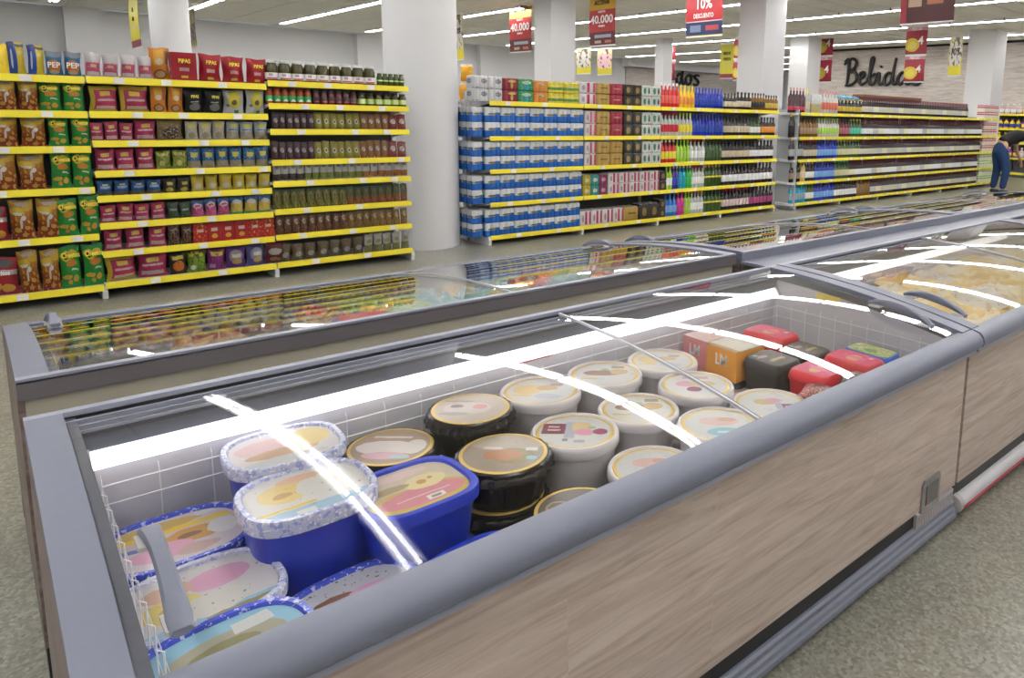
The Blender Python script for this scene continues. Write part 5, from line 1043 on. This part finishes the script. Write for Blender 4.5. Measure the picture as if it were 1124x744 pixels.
stack(rd('black', pk1, .11, .132), .11, .958, 1.560, .705, RZ, 'black fluted tub with brown nut picture, centre one', 3, 'black fluted tub')
stack(rd('black', pk4, .11), .11, 1.006, 1.292, .640, RZ, 'black tub with dark gold-lettered lid, at the front rail', 2, 'black fluted tub')
WT = [('white round tub with maroon square and wafer, centre of the freezer', 1.205, 1.575, .690, pw1, .165), ('white round tub with golden wafer, behind the centre one', 1.255, 1.82, .725, pw2, .15), ('white round tub with brown leaf picture, at the back right of the black ones', 1.51, 1.81, .722, pw4, .15), ('white round tub with pale orange picture, beside the pink carton', 1.768, 1.795, .716, pw2, .15),
      ('white round tub with pink cone and purple seal, middle right', 1.702, 1.565, .708, pw3, .15), ('white round tub with chocolate scoops, right of the centre one', 1.452, 1.575, .690, pw4, .15), ('white round tub with blue label at its front, beside the pane edge', 1.551, 1.325, .695, pw5, .15), ('white round tub with blue label and brown scoop, at the front rail', 1.285, 1.325, .650, pw5, .15),
      ('white round tub with maroon square at its right, before the dark box', 1.825, 1.345, .680, pw6, .15), ('low white tub with pink scoop, below the orange carton', 1.95, 1.575, .592, pw3, .14)]
for lab, x, y, z, pic, h in WT: stack(rd('white', pic, h), h, x, y, z, RZ, lab, 1 if z > .6 else 0, 'white round tub')

# cartons and rectangular tubs at the right end
def carton(label, x0, x1, y0, y1, zt, h, col, top, letters=None, rz=0.):
    cx, cy, w_, d_2 = (x0+x1)/2, (y0+y1)/2, x1-x0, y1-y0
    t = thing('ice_cream_carton', label, 'ice cream', (cx, cy, zt-h), rz, GI)
    b = MB().box(-w_/2, w_/2, -d_2/2, d_2/2, 0, h-.004).mesh('carton', col); ob('carton', b, t)
    ob('top_flap', MB().box(-w_/2, w_/2, -d_2/2, d_2/2, h-.004, h).mesh('top_flap', top), t)
    if letters:
        ob('lettering', text_mesh(letters, h*.5, T_W, .0008, .8), t, (-w_/2-.0012, 0, h*.58), (0, 0, -math.pi/2))
        ob('lettering', text_mesh(letters, h*.4, T_W, .0008, .8), t, (0, -d_2/2-.0012, h*.5))
    return t
ctop = P('carton_top', (.78, .72, .62), [('r', .0, .0, .12, 1, (.65, .35, .1)), ('n', 6, .62, (.8, .76, .7))])
carton('pink ice cream carton with white letters, against the back', 2.0, 2.135, 1.79, 1.915, .735, .115, mat('pink_carton', (.74, .26, .28), .5), P('pink_top', (.76, .5, .46), [('n', 6, .6, (.8, .74, .7))]), 'LM')
carton('orange ice cream carton with white letters and pale top', 1.995, 2.16, 1.635, 1.785, .735, .12, mat('orange_carton', (.86, .36, .05), .5), ctop, 'LM')
carton('second orange carton, under the pink one', 2.0, 2.14, 1.79, 1.92, .617, .12, mat('orange_carton', (.86, .36, .05), .5), ctop)
def rtub(label, x0, x1, y0, y1, zt, h, col, pic, rz=0.):
    cx, cy, rx, ry = (x0+x1)/2, (y0+y1)/2, (x1-x0)/2, (y1-y0)/2; n = 44
    t = thing('ice_cream_block_tub', label, 'ice cream', (cx, cy, zt-h), rz, GI)
    ob('tub', MB().rings([srect(rx*.86, ry*.88, 0, n, 7), srect(rx*.96, ry*.97, h*.70, n, 7)]).mesh('tub', col, True), t)
    ob('lid', MB().rings([srect(rx*.97, ry*.98, h*.68, n, 8), srect(rx, ry, h*.70, n, 8), srect(rx, ry, h*.80, n, 8), srect(rx*.95, ry*.965, h*.88, n, 8), srect(rx*.90, ry*.93, h*.97, n, 7), srect(rx*.84, ry*.89, h, n, 6)], cap0=False).mesh('lid', col, True, 50), t)
    a, c = rx*.80, ry*.86
    ob('picture', MB().rings([srect(a, c, h+.0006, n, 7)], cap0=False, uv=lambda q: (.5+q[0]/a/2, .5+q[1]/c/2)).mesh('picture', pic), t)
    return t
REDT = mat('red_tub', (.55, .006, .02), .3); BLK2 = mat('black_tub_b', (.03, .026, .028), .35); BLU2 = mat('blue_tub_b', (.02, .10, .42), .3)
pr1 = P('lid_magenta', (.62, .02, .12), [('e', .45, .5, .3, .16, (.66, .40, .08)), ('e', .5, .5, .12, .28, (.70, .12, .30)), ('e', .78, .2, .1, .06, (.55, .7, .75)), ('n', 9, .64, (.75, .3, .35))], warp=.1, film=.4)
pbk = P('lid_black_gold', (.05, .042, .04), [('r', .2, .3, .8, .42, (.52, .38, .16)), ('e', .3, .7, .2, .08, (.5, .3, .3)), ('e', .2, .85, .07, .05, (.5, .6, .65)), ('n', 12, .62, (.35, .28, .2))], warp=.08, film=.4)
pbl = P('lid_blue_green', (.40, .46, .10), [('n', 6, .54, (.72, .68, .45)), ('e', .4, .5, .2, .16, (.12, .28, .06)), ('r', .6, .7, .95, .85, (.5, .45, .12))], warp=.1, film=.4)
rtub('black rectangular tub with gold print, right of the orange carton', 2.005, 2.165, 1.455, 1.625, .722, .12, BLK2, pbk)
rtub('red rectangular tub with magenta lid, in front of the black tub', 2.03, 2.20, 1.285, 1.44, .722, .125, REDT, pr1)
rtub('red rectangular tub at the back, farthest of the red ones', 2.235, 2.385, 1.62, 1.82, .735, .11, REDT, pr1)
rtub('black rectangular tub between two red ones', 2.215, 2.345, 1.445, 1.605, .722, .11, BLK2, pbk)
rtub('red rectangular tub beside the blue one', 2.235, 2.375, 1.235, 1.43, .730, .12, REDT, pr1)
rtub('blue rectangular tub with green and yellow lid, rightmost in the near freezer', 2.39, 2.52, 1.25, 1.445, .722, .12, BLU2, pbl)
for k, (x, y) in enumerate(((2.07, 1.70), (2.10, 1.53), (2.29, 1.36), (2.29, 1.72), (2.28, 1.53), (2.45, 1.35), (2.11, 1.36))):
    rtub('dark tub in the lower layer at the right end, %s' % nth(k), x-.075, x+.075, y-.07, y+.07, .603, .12, [BLK2, REDT, BLU2][k % 3], [pbk, pr1, pbl][k % 3])
pchm = P('pouch_berry', (.20, .03, .04), [('n', 14, .52, (.55, .15, .12)), ('n', 22, .6, (.7, .6, .5)), ('r', .5, .5, .9, .8, (.08, .07, .06))], film=.8)
thing('ice_cream_pouch', 'small dark red pouch at the front rail, right of the white tubs', 'ice cream', (2.03, 1.20, .675), .4, me=bag_mesh('berry_pouch', .16, .14, .05, pchm)).rotation_euler = (-1.45, 0, .3)
thing('ice_cream_pouch', 'dark speckled pouch beside the red tub at the front rail', 'ice cream', (2.16, 1.19, .68), .4, me=bag_mesh('nut_pouch', .14, .13, .05, P('pouch_nut', (.06, .055, .05), [('n', 16, .56, (.5, .48, .42))], film=.8))).rotation_euler = (-1.4, 0, -.4)

# ------------------------------------------------------------------ frozen bags in the other freezers
TONE = 1.0
def lump(name, w_, l_, h_, m, seed):
    """filled plastic bag lying down, lumpy"""
    rnd = random.Random(seed); nx, ny = 14, 11; mb = MB(); ph = [rnd.uniform(0, 6.28) for _ in range(6)]
    for sd in (1, -1):
        vs = []; 
        for j in range(ny+1):
            for i in range(nx+1):
                u, v = i/nx*2-1, j/ny*2-1; e = max(0, (1-abs(u)**3)*(1-abs(v)**3))**.5
                wv = 1+.34*math.sin(5*u+ph[0])*math.sin(4*v+ph[1])+.2*math.sin(9*u+ph[2]+3*v)+.14*math.sin(11*v+ph[3])
                z = h_/2*e*(wv if sd > 0 else .8)*sd + .01*math.sin(6*u+ph[4])
                vs.append((u*w_/2*(1-.05*v*v), v*l_/2*(1-.06*u*u), z+h_/2))
        fs = []; us = []
        for j in range(ny):
            for i in range(nx):
                a = j*(nx+1)+i; q = (a, a+1, a+nx+2, a+nx+1); uu = [(i/nx, j/ny), ((i+1)/nx, j/ny), ((i+1)/nx, (j+1)/ny), (i/nx, (j+1)/ny)]
                fs.append(q if sd > 0 else q[::-1]); us.append(uu if sd > 0 else uu[::-1])
        mb.add(vs, fs, 0, us)
    return mb.mesh(name, m, True, 70)
fb = {'brown': P('fz_brown', (.16, .08, .03), [('n', 6, .5, (.42, .24, .08)), ('n', 14, .62, (.6, .55, .5))], film=.7), 'black': P('fz_black', (.05, .05, .055), [('n', 9, .58, (.28, .28, .28))], film=.8),
      'redblue': P('fz_redblue', (.06, .15, .45), [('e', .6, .5, .35, .35, (.6, .05, .06)), ('r', .4, .45, .8, .52, (.75, .72, .7))], film=.6), 'green': P('fz_green', (.14, .32, .07), [('n', 8, .5, (.35, .48, .16)), ('n', 16, .6, (.6, .65, .45))], film=.7),
      'teal': P('fz_teal', (.10, .34, .38), [('n', 5, .55, (.35, .5, .5)), ('n', 11, .6, (.65, .68, .66))], film=.7), 'yellow': P('fz_yellow', (.70, .42, .05), [('n', 6, .54, (.85, .62, .12)), ('n', 12, .63, (.08, .12, .3))], film=.7),
      'red': P('fz_red', (.55, .08, .08), [('n', 5, .55, (.75, .45, .4)), ('n', 12, .6, (.78, .72, .68))], film=.7), 'pink': P('fz_pink', (.66, .38, .36), [('n', 5, .55, (.75, .60, .58))], film=.7),
      'orange': P('fz_orange', (.72, .28, .06), [('n', 6, .55, (.8, .6, .3))], film=.7), 'white': P('fz_white', (.68, .66, .62), [('n', 6, .55, (.55, .5, .42)), ('n', 14, .62, (.5, .3, .25))], film=.7),
      'dough': P('fz_dough', (.72, .48, .16), [('n', 3.5, .52, (.80, .66, .40)), ('n', 9, .66, (.76, .72, .66))], film=.9), 'cream': P('fz_cream', (.78, .66, .46), [('n', 4, .55, (.74, .68, .58)), ('n', 9, .64, (.52, .24, .12))], film=.9), 'pale': P('fz_pale', (.70, .64, .56), [('n', 5, .55, (.62, .45, .32)), ('n', 10, .62, (.35, .42, .6))], film=.9), 'violet': P('fz_violet', (.28, .24, .36), [('n', 5, .5, (.6, .55, .6)), ('n', 11, .6, (.7, .4, .1))], film=.8)}
LM = {}
def fill(x0, x1, y0, y1, zf, kinds, where, seed, n, m_, sz=(.30, .24, .09), group=None):
    rnd = random.Random(seed); c = 0; tot = {}
    for j in range(m_):
        for i in range(n):
            k = kinds[(i*m_+j) % len(kinds)] if callable(kinds) is False else kinds(i, j); v = rnd.randrange(3)
            tot[k] = tot.get(k, 0)+1
            if (k, v, sz) not in LM: LM[(k, v, sz)] = lump('frozen_bag', sz[0], sz[1], sz[2], fb[k], hash((len(LM), 3)) & 0xffff)
            x = x0+(i+.5)*(x1-x0)/n+rnd.uniform(-.02, .02); y = y0+(j+.5)*(y1-y0)/m_+rnd.uniform(-.015, .015)
            t = thing('frozen_bag', '%s frozen food bag, %s from left, %s row, %s' % ({'redblue': 'blue and red', 'dough': 'golden', 'cream': 'creamy'}.get(k, k), nth(i), ['front', 'middle', 'back', 'rear', 'last'][min(j, 4)], where), 'frozen food', (x, y, zf+rnd.uniform(0, .04)-(max(0, y-2.7)*.14 if y > 2 else max(0, 1.6-y)*.08)), rnd.uniform(-.5, .5), group or 'frozen bags '+where, me=LM[(k, v, sz)])
            t.rotation_euler = (rnd.uniform(-.13, .13) if y < 2 else rnd.uniform(-.08, .08), rnd.uniform(-.13, .13) if y < 2 else rnd.uniform(-.08, .08), rnd.uniform(-.6, .6))
# a pale goods bed below keeps the top layer at its height
def bed(x0, x1, y0, y1, z, where):
    t = thing('frozen_block', 'lower layers of packed frozen goods %s' % where, 'frozen food', me=None)
    bpy.data.objects.remove(t)
for where, xa, xb, ya, yb, kinds, seed, nn, mm in (
    ('in the second near freezer', 2.95, 5.28, 1.2, 1.9, ['dough', 'cream', 'dough', 'pale', 'cream', 'dough'], 5, 8, 4),
    ('in the third near freezer', 5.6, 7.9, 1.2, 1.9, ['pale', 'cream', 'violet', 'white'], 6, 7, 3)):
    for lay, z in enumerate((.40, .51, .60)):
        if lay == 0: continue
        fill(xa, xb, ya, yb, z, kinds if lay == 2 else kinds[::-1], where.replace('in the ', '')+(', upper layer' if lay == 2 else ', lower layer'), seed+lay, nn, mm, (.36, .27, .115), 'frozen bags '+where)
seq = ['black', 'black', 'brown', 'black', 'brown', 'redblue', 'yellow', 'green', 'teal', 'teal', 'yellow', 'red', 'teal', 'orange', 'white', 'white']
fill(.2, 2.66, 2.48, 3.42, .655, lambda i, j: seq[min(len(seq)-1, int(i*1.6)+(j % 2))], 'in the left rear freezer', 11, 10, 4, (.28, .25, .1))
fill(3.0, 5.3, 2.48, 3.42, .665, ['pink', 'white', 'orange', 'red', 'cream', 'yellow', 'white'], 'in the second rear freezer', 12, 9, 4, (.28, .25, .1))
fill(5.6, 7.95, 2.48, 3.42, .665, ['pink', 'white', 'red', 'white', 'pink'], 'in the third rear freezer', 13, 8, 3, (.30, .28, .1))
